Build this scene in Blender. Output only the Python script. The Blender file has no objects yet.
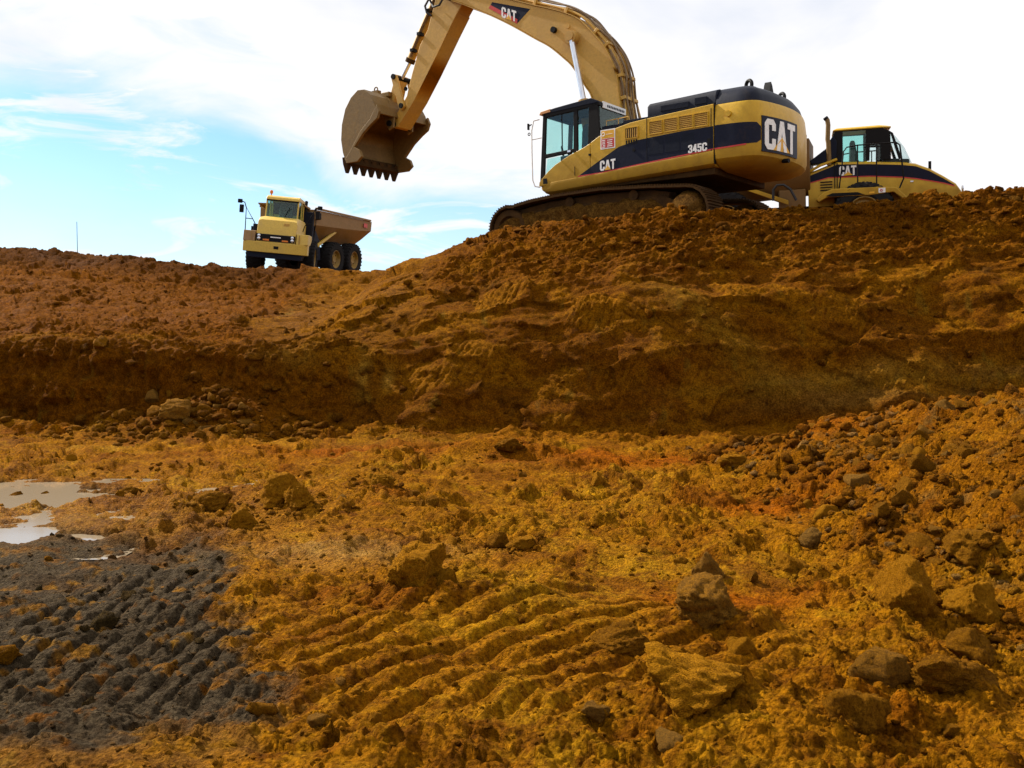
import bpy, bmesh, math, random
import numpy as np
from mathutils import Vector, Matrix, Euler
sc = bpy.context.scene
COL = sc.collection
R = math.radians

# ------------------------------------------------------------------ camera
cam = bpy.data.objects.new('camera', bpy.data.cameras.new('camera'))
COL.objects.link(cam); sc.camera = cam
cam.data.sensor_width = 36.0; cam.data.lens = 35.156
cam.data.clip_start = 0.1; cam.data.clip_end = 5000
cam.location = (0, 0, 1.6); cam.rotation_euler = (R(90 - 2.52), 0, 0)

# ------------------------------------------------------------------ light
SUN_AZ = (-0.84, 0.54)            # direction towards the sun in plan
SUN_EL = R(41)
_l = math.hypot(*SUN_AZ)
to_sun = Vector((SUN_AZ[0] / _l * math.cos(SUN_EL), SUN_AZ[1] / _l * math.cos(SUN_EL), math.sin(SUN_EL)))
sun = bpy.data.objects.new('sun', bpy.data.lights.new('sun', 'SUN'))
COL.objects.link(sun)
sun.data.energy = 5.0; sun.data.angle = R(0.6); sun.data.color = (1.0, 0.93, 0.82)
sun.rotation_euler = to_sun.to_track_quat('Z', 'Y').to_euler()
sun.location = (-20, 5, 30)

world = bpy.data.worlds.new('World'); sc.world = world; world.use_nodes = True
wt = world.node_tree; wt.nodes.clear()
def wn(t, **k):
    n = wt.nodes.new(t)
    for a, b in k.items(): setattr(n, a, b)
    return n
def wm(op, a, b=None, c=None, clamp=False):
    n = wn('ShaderNodeMath', operation=op, use_clamp=clamp)
    for i, v in enumerate((a, b, c)):
        if v is None: continue
        if isinstance(v, (int, float)): n.inputs[i].default_value = v
        else: wt.links.new(v, n.inputs[i])
    return n.outputs[0]
def wss(x, lo, hi):
    n = wn('ShaderNodeMapRange', interpolation_type='SMOOTHSTEP')
    for i, v in enumerate((x, lo, hi)):
        if isinstance(v, (int, float)): n.inputs[i].default_value = v
        else: wt.links.new(v, n.inputs[i])
    return n.outputs[0]
sky = wn('ShaderNodeTexSky', sky_type='NISHITA'); sky.sun_disc = False
sky.sun_elevation = SUN_EL; sky.sun_rotation = math.atan2(SUN_AZ[0], SUN_AZ[1])
sky.altitude = 200; sky.air_density = 1.0; sky.dust_density = 0.6; sky.ozone_density = 1.5
tc = wn('ShaderNodeTexCoord')
sp = wn('ShaderNodeSeparateXYZ'); wt.links.new(tc.outputs['Generated'], sp.inputs[0])
az = wm('ARCTAN2', sp.outputs[0], sp.outputs[1])
hyp = wm('SQRT', wm('ADD', wm('MULTIPLY', sp.outputs[0], sp.outputs[0]), wm('MULTIPLY', sp.outputs[1], sp.outputs[1])))
elv = wm('ARCTAN2', sp.outputs[2], hyp)
def sky_noise(sx, sy, scale, detail, rough, dist=0.0, off=0.0):
    cb = wn('ShaderNodeCombineXYZ')
    wt.links.new(wm('MULTIPLY', sp.outputs[0], sx), cb.inputs[0])
    wt.links.new(wm('MULTIPLY', sp.outputs[1], sx), cb.inputs[1])
    wt.links.new(wm('MULTIPLY_ADD', sp.outputs[2], sy, off), cb.inputs[2])
    n = wn('ShaderNodeTexNoise'); n.inputs['Scale'].default_value = scale; n.inputs['Detail'].default_value = detail
    n.inputs['Roughness'].default_value = rough; n.inputs['Distortion'].default_value = dist
    wt.links.new(cb.outputs[0], n.inputs['Vector'])
    return n.outputs['Fac']
n1 = sky_noise(1, 2.6, 3.2, 7, 0.55, 0.6)
n2 = sky_noise(1, 4.0, 7.0, 7, 0.6, 1.0, 3.7)
n3 = sky_noise(1, 5.0, 4.5, 8, 0.62, 0.8, 9.1)
# lower edge of the cloud deck: higher to the left of the pit, lower to the right
edge = wm('ADD', wm('SUBTRACT', 0.222, wm('MULTIPLY', wss(az, -0.30, -0.14), 0.075)), wm('MULTIPLY', wss(az, 0.0, 0.25), -0.17))
deckx = wm('ADD', wm('SUBTRACT', elv, edge), wm('MULTIPLY', wm('SUBTRACT', n1, 0.5), 0.30))
deck = wss(deckx, -0.045, 0.035)
tex = wss(wm('ADD', n3, wm('MULTIPLY', deck, 0.0)), 0.30, 0.62)          # thin streaks inside the deck
hi = wss(deckx, 0.03, 0.08)
deck = wm('MULTIPLY', deck, wm('MAXIMUM', wm('ADD', wm('MULTIPLY', tex, 0.35), 0.65), hi))
wisps = wm('MULTIPLY', wss(n2, 0.47, 0.66), 0.9)
low = wm('MULTIPLY', wss(elv, 0.20, 0.0), 0.50)
cov = wm('MAXIMUM', deck, wm('MAXIMUM', wisps, low))
bg1 = wn('ShaderNodeBackground'); bg1.inputs['Strength'].default_value = 0.09
tint = wn('ShaderNodeMixRGB', blend_type='MULTIPLY'); tint.inputs[0].default_value = 1.0
tint.inputs[2].default_value = (0.70, 0.92, 1.08, 1)
wt.links.new(sky.outputs[0], tint.inputs[1]); wt.links.new(tint.outputs[0], bg1.inputs['Color'])
n4 = sky_noise(1, 2.2, 2.4, 6, 0.55, 0.4, 5.3)
cm = wn('ShaderNodeMixRGB'); cm.inputs[1].default_value = (1.0, 0.99, 1.0, 1); cm.inputs[2].default_value = (0.74, 0.79, 0.90, 1)
wt.links.new(wss(n4, 0.52, 0.74), cm.inputs[0])
bg2 = wn('ShaderNodeBackground'); wt.links.new(cm.outputs[0], bg2.inputs['Color']); bg2.inputs['Strength'].default_value = 0.585
mx = wn('ShaderNodeMixShader'); wt.links.new(cov, mx.inputs[0])
wt.links.new(bg1.outputs[0], mx.inputs[1]); wt.links.new(bg2.outputs[0], mx.inputs[2])
wo = wn('ShaderNodeOutputWorld'); wt.links.new(mx.outputs[0], wo.inputs['Surface'])

sc.view_settings.view_transform = 'Standard'; sc.view_settings.look = 'None'
sc.view_settings.exposure = 0.85; sc.view_settings.gamma = 1.0
sc.render.engine = 'CYCLES'

# ------------------------------------------------------------------ numpy noise
def _hash(ix, iy, seed):
    h = (ix.astype(np.uint32) * np.uint32(374761393)) ^ (iy.astype(np.uint32) * np.uint32(668265263)) ^ np.uint32((seed * 2246822519) & 0xffffffff)
    h = (h ^ (h >> np.uint32(13))) * np.uint32(1274126177)
    return h ^ (h >> np.uint32(16))
def _h01(ix, iy, seed): return (_hash(ix, iy, seed) & np.uint32(0xffffff)).astype(np.float32) / np.float32(0xffffff)
_ga = np.linspace(0, 2 * np.pi, 256, endpoint=False)
_gx = np.cos(_ga).astype(np.float32); _gy = np.sin(_ga).astype(np.float32)
def gnoise(x, y, seed=0):
    xf = np.floor(x); yf = np.floor(y)
    ix = xf.astype(np.int64); iy = yf.astype(np.int64)
    fx = (x - xf).astype(np.float32); fy = (y - yf).astype(np.float32)
    def g(dx, dy):
        k = (_hash(ix + dx, iy + dy, seed) & np.uint32(255)).astype(np.intp)
        return _gx[k] * (fx - dx) + _gy[k] * (fy - dy)
    sx = fx * fx * fx * (fx * (fx * 6 - 15) + 10); sy = fy * fy * fy * (fy * (fy * 6 - 15) + 10)
    a = g(0, 0); b = g(1, 0); c = g(0, 1); d = g(1, 1)
    return 1.4 * ((a + (b - a) * sx) * (1 - sy) + (c + (d - c) * sx) * sy)
def fbm(x, y, scale, octs, seed=0, rough=0.5, ridged=False):
    s = np.zeros(np.shape(x), np.float32); a = 1.0; t = 0; f = 1.0 / scale
    for o in range(octs):
        ca, sa = math.cos(o * 1.1 + seed), math.sin(o * 1.1 + seed)
        n = gnoise((x * ca - y * sa) * f + 13.7 * o, (x * sa + y * ca) * f - 7.1 * o, seed * 31 + o)
        if ridged: n = 1 - 2 * np.abs(n)
        s += a * n; t += a; a *= rough; f *= 2.03
    return s / t
def clods(u, v, cell, seed, prob, rmin, rmax, hf=0.7, dens=None):
    """height of half-buried faceted lumps, one candidate per cell"""
    cu = u / cell; cv = v / cell
    iu = np.floor(cu).astype(np.int64); iv = np.floor(cv).astype(np.int64)
    best = np.zeros(np.shape(u), np.float32)
    for dx in (-1, 0, 1):
        for dy in (-1, 0, 1):
            jx = iu + dx; jy = iv + dy
            ox = (jx + _h01(jx, jy, seed)).astype(np.float32); oy = (jy + _h01(jx, jy, seed + 1)).astype(np.float32)
            p = _h01(jx, jy, seed + 2)
            q = _h01(jx, jy, seed + 3)
            r = rmin + (rmax - rmin) * q * q
            an = _h01(jx, jy, seed + 4) * 6.283; el = 0.6 + 0.4 * _h01(jx, jy, seed + 5)
            ex = (cu - ox).astype(np.float32); ey = (cv - oy).astype(np.float32)
            ca = np.cos(an); sa = np.sin(an)
            a = (ex * ca + ey * sa) / r; b = (-ex * sa + ey * ca) / (r * el)
            # squarish norm gives chunks rather than domes
            d2 = np.sqrt(a ** 4 + b ** 4 + 1.2 * a * a * b * b)
            h = np.clip(1 - d2, 0, 1) ** .78 * r * 1.1
            pl = r * (0.55 + 0.5 * (a * (p - 0.4) + b * (q - 0.5)))
            h = np.minimum(h, np.maximum(pl, 0))
            lim = prob if dens is None else prob * dens
            h = np.where(p < lim, h, 0)
            best = np.maximum(best, h)
    return best * cell * hf
def facets(u, v, cell, seed, tilt=.5, step=.3):
    """broken-clay relief: every cell is its own tilted plane with small cliffs between"""
    cu = u / cell; cv = v / cell
    iu = np.floor(cu).astype(np.int64); iv = np.floor(cv).astype(np.int64)
    bd = np.full(np.shape(u), 1e9, np.float32); bh = np.zeros(np.shape(u), np.float32)
    for dx in (-1, 0, 1):
        for dy in (-1, 0, 1):
            jx = iu + dx; jy = iv + dy
            ex = (cu - jx - _h01(jx, jy, seed)).astype(np.float32); ey = (cv - jy - _h01(jx, jy, seed + 1)).astype(np.float32)
            d = ex * ex + ey * ey
            h = tilt * (ex * (_h01(jx, jy, seed + 2) - .5) + ey * (_h01(jx, jy, seed + 3) - .5)) * 2 + step * (_h01(jx, jy, seed + 4) - .5)
            m = d < bd; bd = np.where(m, d, bd); bh = np.where(m, h, bh)
    return bh * cell
def sstep(x, a, b):
    t = np.clip((x - a) / (b - a), 0, 1); return t * t * (3 - 2 * t)
def smax(a, b, k=0.15):
    h = np.clip(0.5 + 0.5 * (a - b) / k, 0, 1); return b + (a - b) * h + k * h * (1 - h)

# ------------------------------------------------------------------ terrain
SOIL_GAIN = np.array([.56, .425, .06], np.float32)
# where the larger boulders sit: x, y, radius (soil is heaped against them)
HEAPS = [(-.585,6.12,.27),(.77,4.17,.29),(1.06,5.38,.24),(1.30,6.62,.12),(2.24,5.62,.24),(2.32,5.95,.2),(2.66,5.75,.16),(1.93,4.32,.21),(1.40,3.98,.15),(1.66,4.45,.13),(2.72,12.,.25),(-2.28,8.45,.15),(-2.1,9.,.24),(-1.88,8.75,.18),(-2.75,9.,.22),(-1.32,9.7,.18),(-.1,7.6,.12),(.1,7.35,.1),(.58,5.05,.18),(1.95,6.9,.16),(3.05,6.6,.2),(-.02,13.3,.3),(2.31,7.75,.12)]
TOE = [(500, 14), (14, 15.3), (3, 16.0), (-1.5, 16.2), (-4.5, 17.0), (-6.0, 21), (-6.3, 26), (-7.5, 34), (-9.5, 60), (-9.5, 900), (500, 900)]
CREST = [(500, 20.5), (14, 20.3), (10, 20.0), (5, 19.6), (3, 19.55), (1.2, 20.4), (-0.5, 22.6), (-2.2, 28), (-4.6, 38), (-6.5, 60), (-6.5, 900), (500, 900)]
def sdist(x, y, poly):
    best = np.full(np.shape(x), 1e9, np.float32); ins = np.zeros(np.shape(x), bool)
    n = len(poly)
    for i in range(n):
        ax, ay = poly[i]; bx, by = poly[(i + 1) % n]
        ex, ey = bx - ax, by - ay
        t = np.clip(((x - ax) * ex + (y - ay) * ey) / (ex * ex + ey * ey), 0, 1)
        d = np.hypot(x - ax - ex * t, y - ay - ey * t); best = np.minimum(best, d)
        c = ((ay > y) != (by > y)) & (x < (bx - ax) * (y - ay) / ((by - ay) if by != ay else 1e-9) + ax)
        ins ^= c
    return np.where(ins, best, -best)
def gauss(x, y, cx, cy, rx, ry): return np.exp(-((x - cx) / rx) ** 2 - ((y - cy) / ry) ** 2)
def base(x, y):
    """large shape of the pit: floor, right block, left step, mounds.  returns z and zone weights"""
    wob = fbm(x, y, 2.2, 3, 5) * 0.55
    s = sdist(x, y, TOE) + wob * 0.85 * sstep(np.abs(x) + y, 0, 10)
    c = sdist(x, y, CREST)
    t = np.clip(s / np.maximum(s - np.minimum(c, 0), 1e-3), 0, 1); t = np.where(s < 0, 0, t)
    tt = t + 0.035 * fbm(x, y, 1.6, 2, 8) * np.sin(np.pi * t)
    front = sstep(x, -5.5, -1.5) * sstep(y, 30, 20)
    g1 = np.interp(tt, [0, .04, .18, .34, .48, .64, .8, 1.0], [0, .08, .34, .55, .67, .79, .90, 1.0])
    g2 = np.interp(tt, [0, .1, .3, .6, 1.0], [0, .18, .44, .73, 1.0])
    g = g2 + (g1 - g2) * front
    zc = np.interp(x, [-7, -2.4, -.5, 1, 3, 5, 6.5, 8, 10, 14], [4.18, 3.92, 3.90, 3.98, 4.04, 4.08, 4.20, 4.42, 4.58, 4.8])
    plat = 3.62 + (4.75 - 3.62) * sstep(y, 24, 31) * sstep(x, 2, 7) + 0.85 * sstep(y, 30, 42) * sstep(x, 6, 0)
    berm = zc + (plat - zc) * sstep(c, 0.15, 1.0)
    blk = np.where(c > 0, berm, zc * g)
    blk = np.where(s > 0, blk, -0.3 * np.clip(-s, 0, 3))
    # left step
    yt = 16.7 + wob * 0.35
    d = y - yt
    zb = np.interp(x, [-19.5, -14.7, -12, -9, -5], [3.95, 3.75, 3.4, 3.05, 3.0])
    zt = np.interp(x, [-24, -19.5, -14.7, -12, -10.5, -5.7], [5.1, 5.0, 4.62, 4.36, 4.20, 4.16])
    lip = 1.60 + 0.12 * fbm(x, x * 0, 3.0, 2, 3)
    lz = np.interp(d, [0, .25, .55, .75], [0, .55, 1.2, 1.0]) / 1.0 * lip / 1.0
    lz = np.where(d < .75, np.interp(d, [0, .12, .5, .75], [0, .35, 1.2, 1.42]) * lip / 1.42, lip + (zb - lip) * np.clip((d - .75) / (34 - 17.45), 0, 1))
    bank = sstep(y + wob, 34.0, 37.6)
    lz = np.where(y > 33, np.maximum(lz, zb + (zt - zb) * bank), lz)
    lz = lz - 0.02 * np.clip(y - 39, 0, 60)
    lz = np.where(d < 0, -0.0 * d, lz)
    # rubble ramps at the foot of the left step
    rub = 0.42 * gauss(x, y, -5.6, 16.5, .9, 0.7) + 0.65 * gauss(x, y, -4.5, 16.9, 0.8, 0.8) + 0.10 * gauss(x, y, -7.6, 16.3, 1.4, .6)
    # floor relief and mounds
    fl = 0.13 * fbm(x, y, 3.2, 2, 11) + 0.25 * fbm(x, y, 1.25, 3, 12) * sstep(y, 3.2, 6) * (1 - .6 * gauss(x, y, -2.2, 5.6, 1.3, 1.6))
    fl = fl + (.20 * np.exp(-(np.minimum(s, 0) / .55) ** 2) * (.55 + fbm(x, y, .8, 3, 15)) + .14 * np.exp(-(np.minimum(d, 0) / .45) ** 2) * (.4 + fbm(x, y, .6, 3, 16))) * sstep(y, 12, 14)
    for hx, hy, hr in HEAPS: fl = fl + .28 * hr * gauss(x, y, hx, hy, hr * 1.55, hr * 1.35)
    pile = sdist(x, y, [(3.1, 14.6), (2.5, 11), (2.45, 8.5), (2.55, 6.4), (3.1, 5.0), (5, 3.4), (60, 0), (60, 15.5)])
    pl = np.clip(pile, 0, 60)
    mound = 1.55 * (1 - np.exp(-pl * 0.26)) * (1 + .12 * fbm(x, y, 1.6, 3, 21))
    fl = fl + mound
    fl = fl + 0.26 * gauss(x, y, -0.1, 13.6, .8, .35) + 0.16 * gauss(x, y, -1.9, 9.6, 1.3, .5) - 0.16 * gauss(x, y, 2.3, 9.4, .6, .45) + 0.14 * gauss(x, y, 1.1, 9.9, .9, .28)
    fl = fl + 0.10 * gauss(x, y, 1.35, 5.4, .5, .3) + 0.06 * gauss(x, y, .8, 4.2, .7, .3)
    z = smax(np.maximum(blk, -0.5), lz, 0.25)
    foot = np.where((s > -2), 0, 0)
    z = smax(z + 0.0, fl * sstep(-np.maximum(s, d), -0.6, 0.3) + rub, 0.12) - 0.02
    # puddle hollows
    pud = np.maximum(sstep(np.hypot((x + 6.1) / 2.1, (y - 10.2) / 1.15) + .55 * fbm(x, y, .55, 4, 44), 1.0, .85), sstep(np.hypot((x + 4.9) / 1.75, (y - 8.0) / .62) + .55 * fbm(x, y, .4, 4, 45), 1.0, .85))
    near = gauss(x, y, -5.3, 9, 2.6, 2.2)
    z = z * (1 - near * .5) + near * .01
    z = z * (1 - pud) + (-0.045) * pud
    wall = np.clip(np.maximum(sstep(s, 0, .15) * sstep(c, .6, -.2), sstep(d, -.05, .1) * sstep(d, 1.0, .7)), 0, 1)
    return z, dict(s=s, c=c, t=t, d=d, wall=wall, pud=pud, pile=sstep(pile, -0.15, .5), front=front, left=sstep(d, 0, .8) * sstep(s, .6, 0), bank=bank, near=near)

def m_track(x, y):
    return sstep(np.hypot((x - .0) / 1.75, (y - 5.3) / 1.35) + .2 * fbm(x, y, .6, 2, 143), 1.05, .7)
def ridges(x, y, dirx, diry, sp, seed):
    l = math.hypot(dirx, diry); nx, ny = -diry / l, dirx / l
    ph = (x * nx + y * ny) / sp + 0.5 * fbm(x, y, .6, 4, seed)
    w = np.abs((ph % 1.0) * 2 - 1)
    return np.sqrt(np.clip(w, 0, 1)) 

def surface(x, y):
    """full displaced surface: returns Nx3 points and colour/wet attributes"""
    x = x.astype(np.float32); y = y.astype(np.float32)
    z, k = base(x, y)
    e = 0.04
    zx, _ = base(x + e, y); zy, _ = base(x, y + e)
    gx = (zx - z) / e; gy = (zy - z) / e
    nl = np.sqrt(gx * gx + gy * gy + 1)
    u = x + 0.0 * y; v = y + z
    gap = np.where(y < 8, y * y / 1780, np.where(y < 15.5, y * y / 2900, np.where(y < 20.6, .02, .085)))
    k5 = sstep(gap, .045, .012); k11 = sstep(gap, .09, .03)
    wu = u + .06 * fbm(u, v, .35, 2, 61); wv = v + .06 * fbm(u, v, .35, 2, 62)
    wall = k['wall']; floor = 1 - wall
    A = fbm(u, v, .55, 4, 71, .55)
    Bn = fbm(u, v, .11, 3, 72, .6)
    Rg = fbm(u, v, .28, 4, 73, .55, ridged=True)
    patch = sstep(fbm(u, v, 1.3, 3, 74), -.25, .35)
    # smooth scraped places on the faces
    sm = sstep(fbm(u * 0.8 + v * .5, v * .9 - u * .3, 1.1, 3, 75), .0, .4)
    low = k['front'] * sstep(k['t'] + .15 * fbm(u, v, 1.0, 3, 78), .62, .42)
    smooth = np.clip(wall * np.maximum(sm * .45, low * .92) * sstep(k['t'], .8, .6), 0, .93)
    diag = wall * sstep(x, -1.2, -2.2) * sstep(y, 17, 18)
    smooth = np.maximum(smooth, diag * .8)
    grey = sstep(-x * 1.0 - 1.55 + (y - 5.6) * -.28 + 1.0 * fbm(u, v, 1.1, 6, 81, .68), -.12, .14) * sstep(y + .8 * fbm(u, v, .7, 3, 82), 8.2, 7.4) * (.35 + .65 * sstep(y - .3 * x + 1.3 * fbm(u, v, .8, 5, 83, .62), 4.3, 4.8)) * sstep(k['wall'], .5, 0)
    grey = grey * (1 - .0)
    compact = sstep(fbm(x, y, 1.5, 3, 77), -.02, .30) * (1 - k['pile']) * floor * sstep(y, 40, 15)
    rough = (1 - smooth) * (1 - k['pud']) * (1 - .72 * compact)
    calm = 1 - .55 * gauss(x, y, -1.1, 7.3, .9, .7) - .5 * k['near'] - .45 * grey
    fw = .10 * fbm(u, v, .3, 3, 63)
    F1 = facets(u + fw, v - fw, .46, 400, .42, .16); F2 = facets(u - fw, v + fw * .7, .17, 410, .55, .16)
    F3 = facets(u + fw * 2, v * 1.25 - fw * 2, 1.15, 430, .36, .08)
    FW = facets(u * .8 + v * .35 + fw, v * 1.1 - u * .2 + fw, .85, 420, .30, .16)
    h = A * (.15 - .03 * wall) * (.35 + .65 * rough) + Bn * (.030 + .03 * wall) * rough * (.4 + .6 * k11) + fbm(u, v, .045, 2, 76, .6) * .012 * rough * k5 + (Rg - .3) * .035 * rough * (.4 + patch)
    h = h + rough * calm * (F1 * .30 * (.3 + patch) * sstep(y, 3.6, 5) + F2 * .42 * (.25 + .75 * k11) + .22 * F3 * sstep(y, 6, 9)) * np.clip(1 - m_track(x, y), 0, 1)
    dn = np.clip(.12 + .95 * patch + .25 * wall, 0, 1.2)
    cl = clods(wu, wv, .62, 100, .42, .14, .40, .62, dn)
    cl = np.maximum(cl, clods(wu, wv, .27, 110, .66, .14, .48, .80, dn * (.75 + .5 * k['pile'])) * (.55 + .45 * k11))
    cl = cl + clods(wu, wv, .115, 120, .85, .15, .5, .75) * .95 * k11
    cl2 = clods(u, v, .05, 130, .9, .2, .5, .85) * k5
    h = h + (.10 * fbm(u, v, .8, 4, 99, .6, True) + F1 * .5) * np.clip(k['left'], 0, 1) * sstep(k['d'], .6, 2)
    h = h + (cl * (1 + .3 * k['pile']) + cl2 * .9) * rough * np.clip(calm, 0, 1)
    # slumps and shelves on the faces
    lw = sstep(-k['s'], 0, .3)
    h = h + wall * (1 - .75 * lw) * (.16 * (fbm(u, v * 1.3, 1.5, 4, 90, .55)) + FW * .42 + .05 * np.clip(fbm(u * .7, v * 1.6, .9, 3, 91, .5, True), -.2, 1) * (1 - smooth * .7))
    # bucket-teeth gouges: upright on the left face, slanting in the middle
    gl = sstep(fbm(u, v, .7, 2, 93), -.35, .3) * (1 - np.abs(((u + .22 * fbm(u, v * .4, .9, 3, 92)) / .27 % 1) * 2 - 1)) * sstep(-k['s'], 0, .3) * sstep(k['d'], .0, .1) * sstep(k['d'], .95, .6)
    h = h - .11 * gl
    dm = sstep(fbm(u, v, 1.7, 2, 97), -.12, .12)
    q1 = fbm((u + .8 * v) * 1.0, (v - .8 * u) * .12, .10, 3, 98, .6, True); q2 = fbm((u - .35 * v), (v + .35 * u) * .12, .12, 3, 96, .6, True)
    gouge = (q1 * dm + q2 * (1 - dm)) * wall * sstep(k['t'], .92, .6) * (1 - lw) * (.15 + .85 * sstep(fbm(u, v, 1.2, 3, 89), -.05, .3))
    h = h + gouge * (.026 + .026 * smooth)
    st = np.exp(-((u + .55 * (v - 19.0) - 3.25) / .42) ** 2) * sstep(v, 16.6, 17.2) * sstep(v, 20.6, 19.8)
    h = h * (1 - .5 * st) + .16 * st - .05 * st * fbm((u + .55 * v), (v - .55 * u) * .1, .14, 3, 94, .6, True)
    h = h + .05 * wall * sstep(np.abs(v - 17.95 - .25 * fbm(u, u * 0, 2.5, 2, 95) - .04 * u), .22, .04) * sstep(x, 3.5, 5.0)
    # crawler ribs pressed into the floor
    m1 = grey * sstep(y, 4.1, 4.5) * sstep(y, 7.0, 6.4) * sstep(x, -3.0, -2.6) * sstep(x, -1.0, -1.4)
    ph1 = (x - .12 * y + .05 * fbm(x, y, .8, 3, 141)) / .130
    r1 = np.clip(2.3 * (.95 - np.abs((ph1 % 1.0) * 2 - 1)), 0, 1)
    tooth = .55 + .45 * np.clip(1.6 - 3.2 * np.abs(((y * 1.0 + .5 * np.floor(ph1)) / .17 + .3 * fbm(x, y, .3, 2, 149)) % 1.0 - .5), 0, 1)
    h = h * (1 - .5 * m1) + m1 * (r1 * .050 * tooth * (.8 + .5 * A) - .03)
    m2 = m_track(x, y) * (1 - grey)
    ph = np.hypot(x - 2.9, y - 2.3) / .205 + .16 * fbm(x, y, .7, 4, 142)
    r2 = np.clip(1.7 * (.97 - np.abs((ph % 1.0) * 2 - 1)), 0, 1) * (.65 + .35 * sstep(fbm(x, y, .45, 3, 146), -.35, .1))
    h = h * (1 - .50 * m2) + m2 * (r2 * .072 * sstep(fbm(x, y, .38, 4, 147, .6), -.6, -.1) - .036)
    m3 = sstep(np.hypot((x - 2.0) / .9, (y - 4.55) / .5), 1.1, .75) + sstep(np.hypot((x + .2) / 1.3, (y - 8.6) / .9), 1.1, .75) * .5
    h = h + m3 * (ridges(x, y, 1.0, .06, .16, 144) * .035 - .02)
    fade = sstep(y, 900, 120)
    h = h * fade
    px = x - gx / nl * h * np.clip(wall + .25, 0, 1); py = y - gy / nl * h * np.clip(wall + .25, 0, 1); pz = z + h / nl * np.where(wall > .3, 1, 1.0)
    # ---------------------------------------------------------------- soil colour
    def C(r, g, b): return np.array([r, g, b], np.float32)
    ochre = C(.40, .205, .030); yel = C(.47, .30, .045); orange = C(.38, .135, .012); brown = C(.245, .104, .013); dark = C(.10, .042, .011)
    greyc = C(.092, .085, .33); tan = C(.42, .29, .36); rust = C(.26, .095, .012); stone = C(.235, .175, .30)
    def mixc(c, t, w): return c + (t - c) * w[:, None]
    f1 = fbm(u, v, 2.4, 4, 201); f2 = fbm(u, v, .8, 4, 202, .6); f3 = fbm(u, v, .25, 3, 203, .6); f4 = fbm(u, v, .09, 3, 204, .6)
    col = np.tile(ochre, (len(x), 1))
    col = mixc(col, yel, sstep(f1 + .5 * f3, .0, .5) * .8)
    col = mixc(col, brown, sstep(f2 + .4 * f4, .0, .3) * .8)
    col = mixc(col, yel * 1.12, sstep(-f2 + .4 * f4, .15, .4) * .6)
    col = mixc(col, dark * 1.2, sstep(f3 + .5 * f4, .25, .5) * .5)
    org = np.maximum.reduce([gauss(x, y, 2.5, 9.6, .8, .55), gauss(x, y, 1.6, 13.2, 1.6, .8), gauss(x, y, -2.0, 14, 1.6, .7), gauss(x, y, 1.35, 6.1, .55, .28), .7 * gauss(x, y, -3.2, 5.5, .3, .2), .6 * gauss(x, y, 4.2, 12.5, 1.2, .9)])
    col = mixc(col, orange, np.clip(org * 1.2 + .35 * f3 * (org > .1), 0, 1) * (1 - grey * .5))
    col = mixc(col, orange, sstep(f2 - f1, .35, .7) * .45)
    col = mixc(col, brown * 1.1, k['pile'] * (.55 + .35 * f2) * sstep(-org, -.7, -.2))
    col = mixc(col, stone, k['pile'] * sstep(f3 + .3 * f4, .15, .5) * .55)
    # faces
    mott = fbm(u, v, .16, 3, 221, .7)
    wcol = np.tile(brown, (len(x), 1)) * 1.0
    strat = fbm(u * .35, v * 1.6, .7, 4, 210, .6)
    wcol = mixc(wcol, ochre * .80, sstep(strat + .3 * f2, .05, .5) * .7)
    wcol = mixc(wcol, orange * .62, sstep(f1 + .3 * f3, .2, .55) * .4)
    wcol = mixc(wcol, dark, sstep(f2 - .4 * f3, .1, .5) * .6)
    wcol = mixc(wcol, tan * .8, low * sstep(np.abs(v - 17.0 - .1 * f1), .55, .2) * sstep(x, 3, 5) * .6)
    wcol = mixc(wcol, stone * .75, sstep(f2 + f3 * .5, .3, .6) * sstep(k['t'], .2, .5) * .35)
    wcol = mixc(wcol, C(.42, .27, .12), np.clip(st * .75 * (.7 + f3 + gouge), 0, 1))
    wcol = mixc(wcol, ochre * .8, diag * .6)
    streak = sstep(fbm(u, v * .22, .22, 3, 211), .3, .6) * wall * sstep(k['t'], .5, .2)
    wcol = mixc(wcol, tan * .7, streak * .5)
    wcol = mixc(wcol, ochre * 1.05, sstep(gouge, .0, .4) * (.45 + .4 * smooth)); wcol = mixc(wcol, dark, sstep(-gouge, .0, .25) * .55)
    wcol = mixc(wcol, dark, sstep(mott, .1, .5) * .55)
    wcol = mixc(wcol, ochre * .9, sstep(-mott, .15, .5) * .4)
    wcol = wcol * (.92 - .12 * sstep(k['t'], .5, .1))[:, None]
    wcol = mixc(wcol, C(.33, .22, .10) * .8, k['front'] * sstep(np.abs(v - 17.15 - .18 * fbm(u, u * 0, 3.0, 2, 240)), .22, .08) * sstep(x, 2, 3.5) * (.35 + .5 * f3))
    wcol = mixc(wcol, C(.30, .21, .12) * .9, sstep(fbm(u, v * .35, .35, 3, 241), .30, .5) * sstep(k['t'], .55, .3) * .6)
    pale = np.maximum.reduce([gauss(u, v, -4.0, 18.5, .75, .35) * (.7 + f3), gauss(u + .1 * f2, v, -2.55, 18.1, .13, .45) * 1.1, gauss(u, v, -2.1, 17.9, .1, .3), .9 * k['front'] * gauss(u, v, 6.2, 17.35 + .1, 2.0, .22) * (.6 + f2)])
    wcol = mixc(wcol, C(.44, .30, .22), np.clip(pale * .8, 0, .8))
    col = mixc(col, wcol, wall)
    lt = k['left'] * sstep(k['d'], .5, 1.5)
    lcol = mixc(np.tile(brown, (len(x), 1)) * 1.12, rust, sstep(f2 + .3 * f4, 0, .5) * .45)
    lcol = mixc(lcol, ochre * .75, sstep(f3 - .3 * f1, .1, .5) * .45)
    lcol = mixc(lcol, dark * 1.15, np.clip(k['bank'] * 1.3, 0, 1) * .75)
    lcol = lcol * .84
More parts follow.
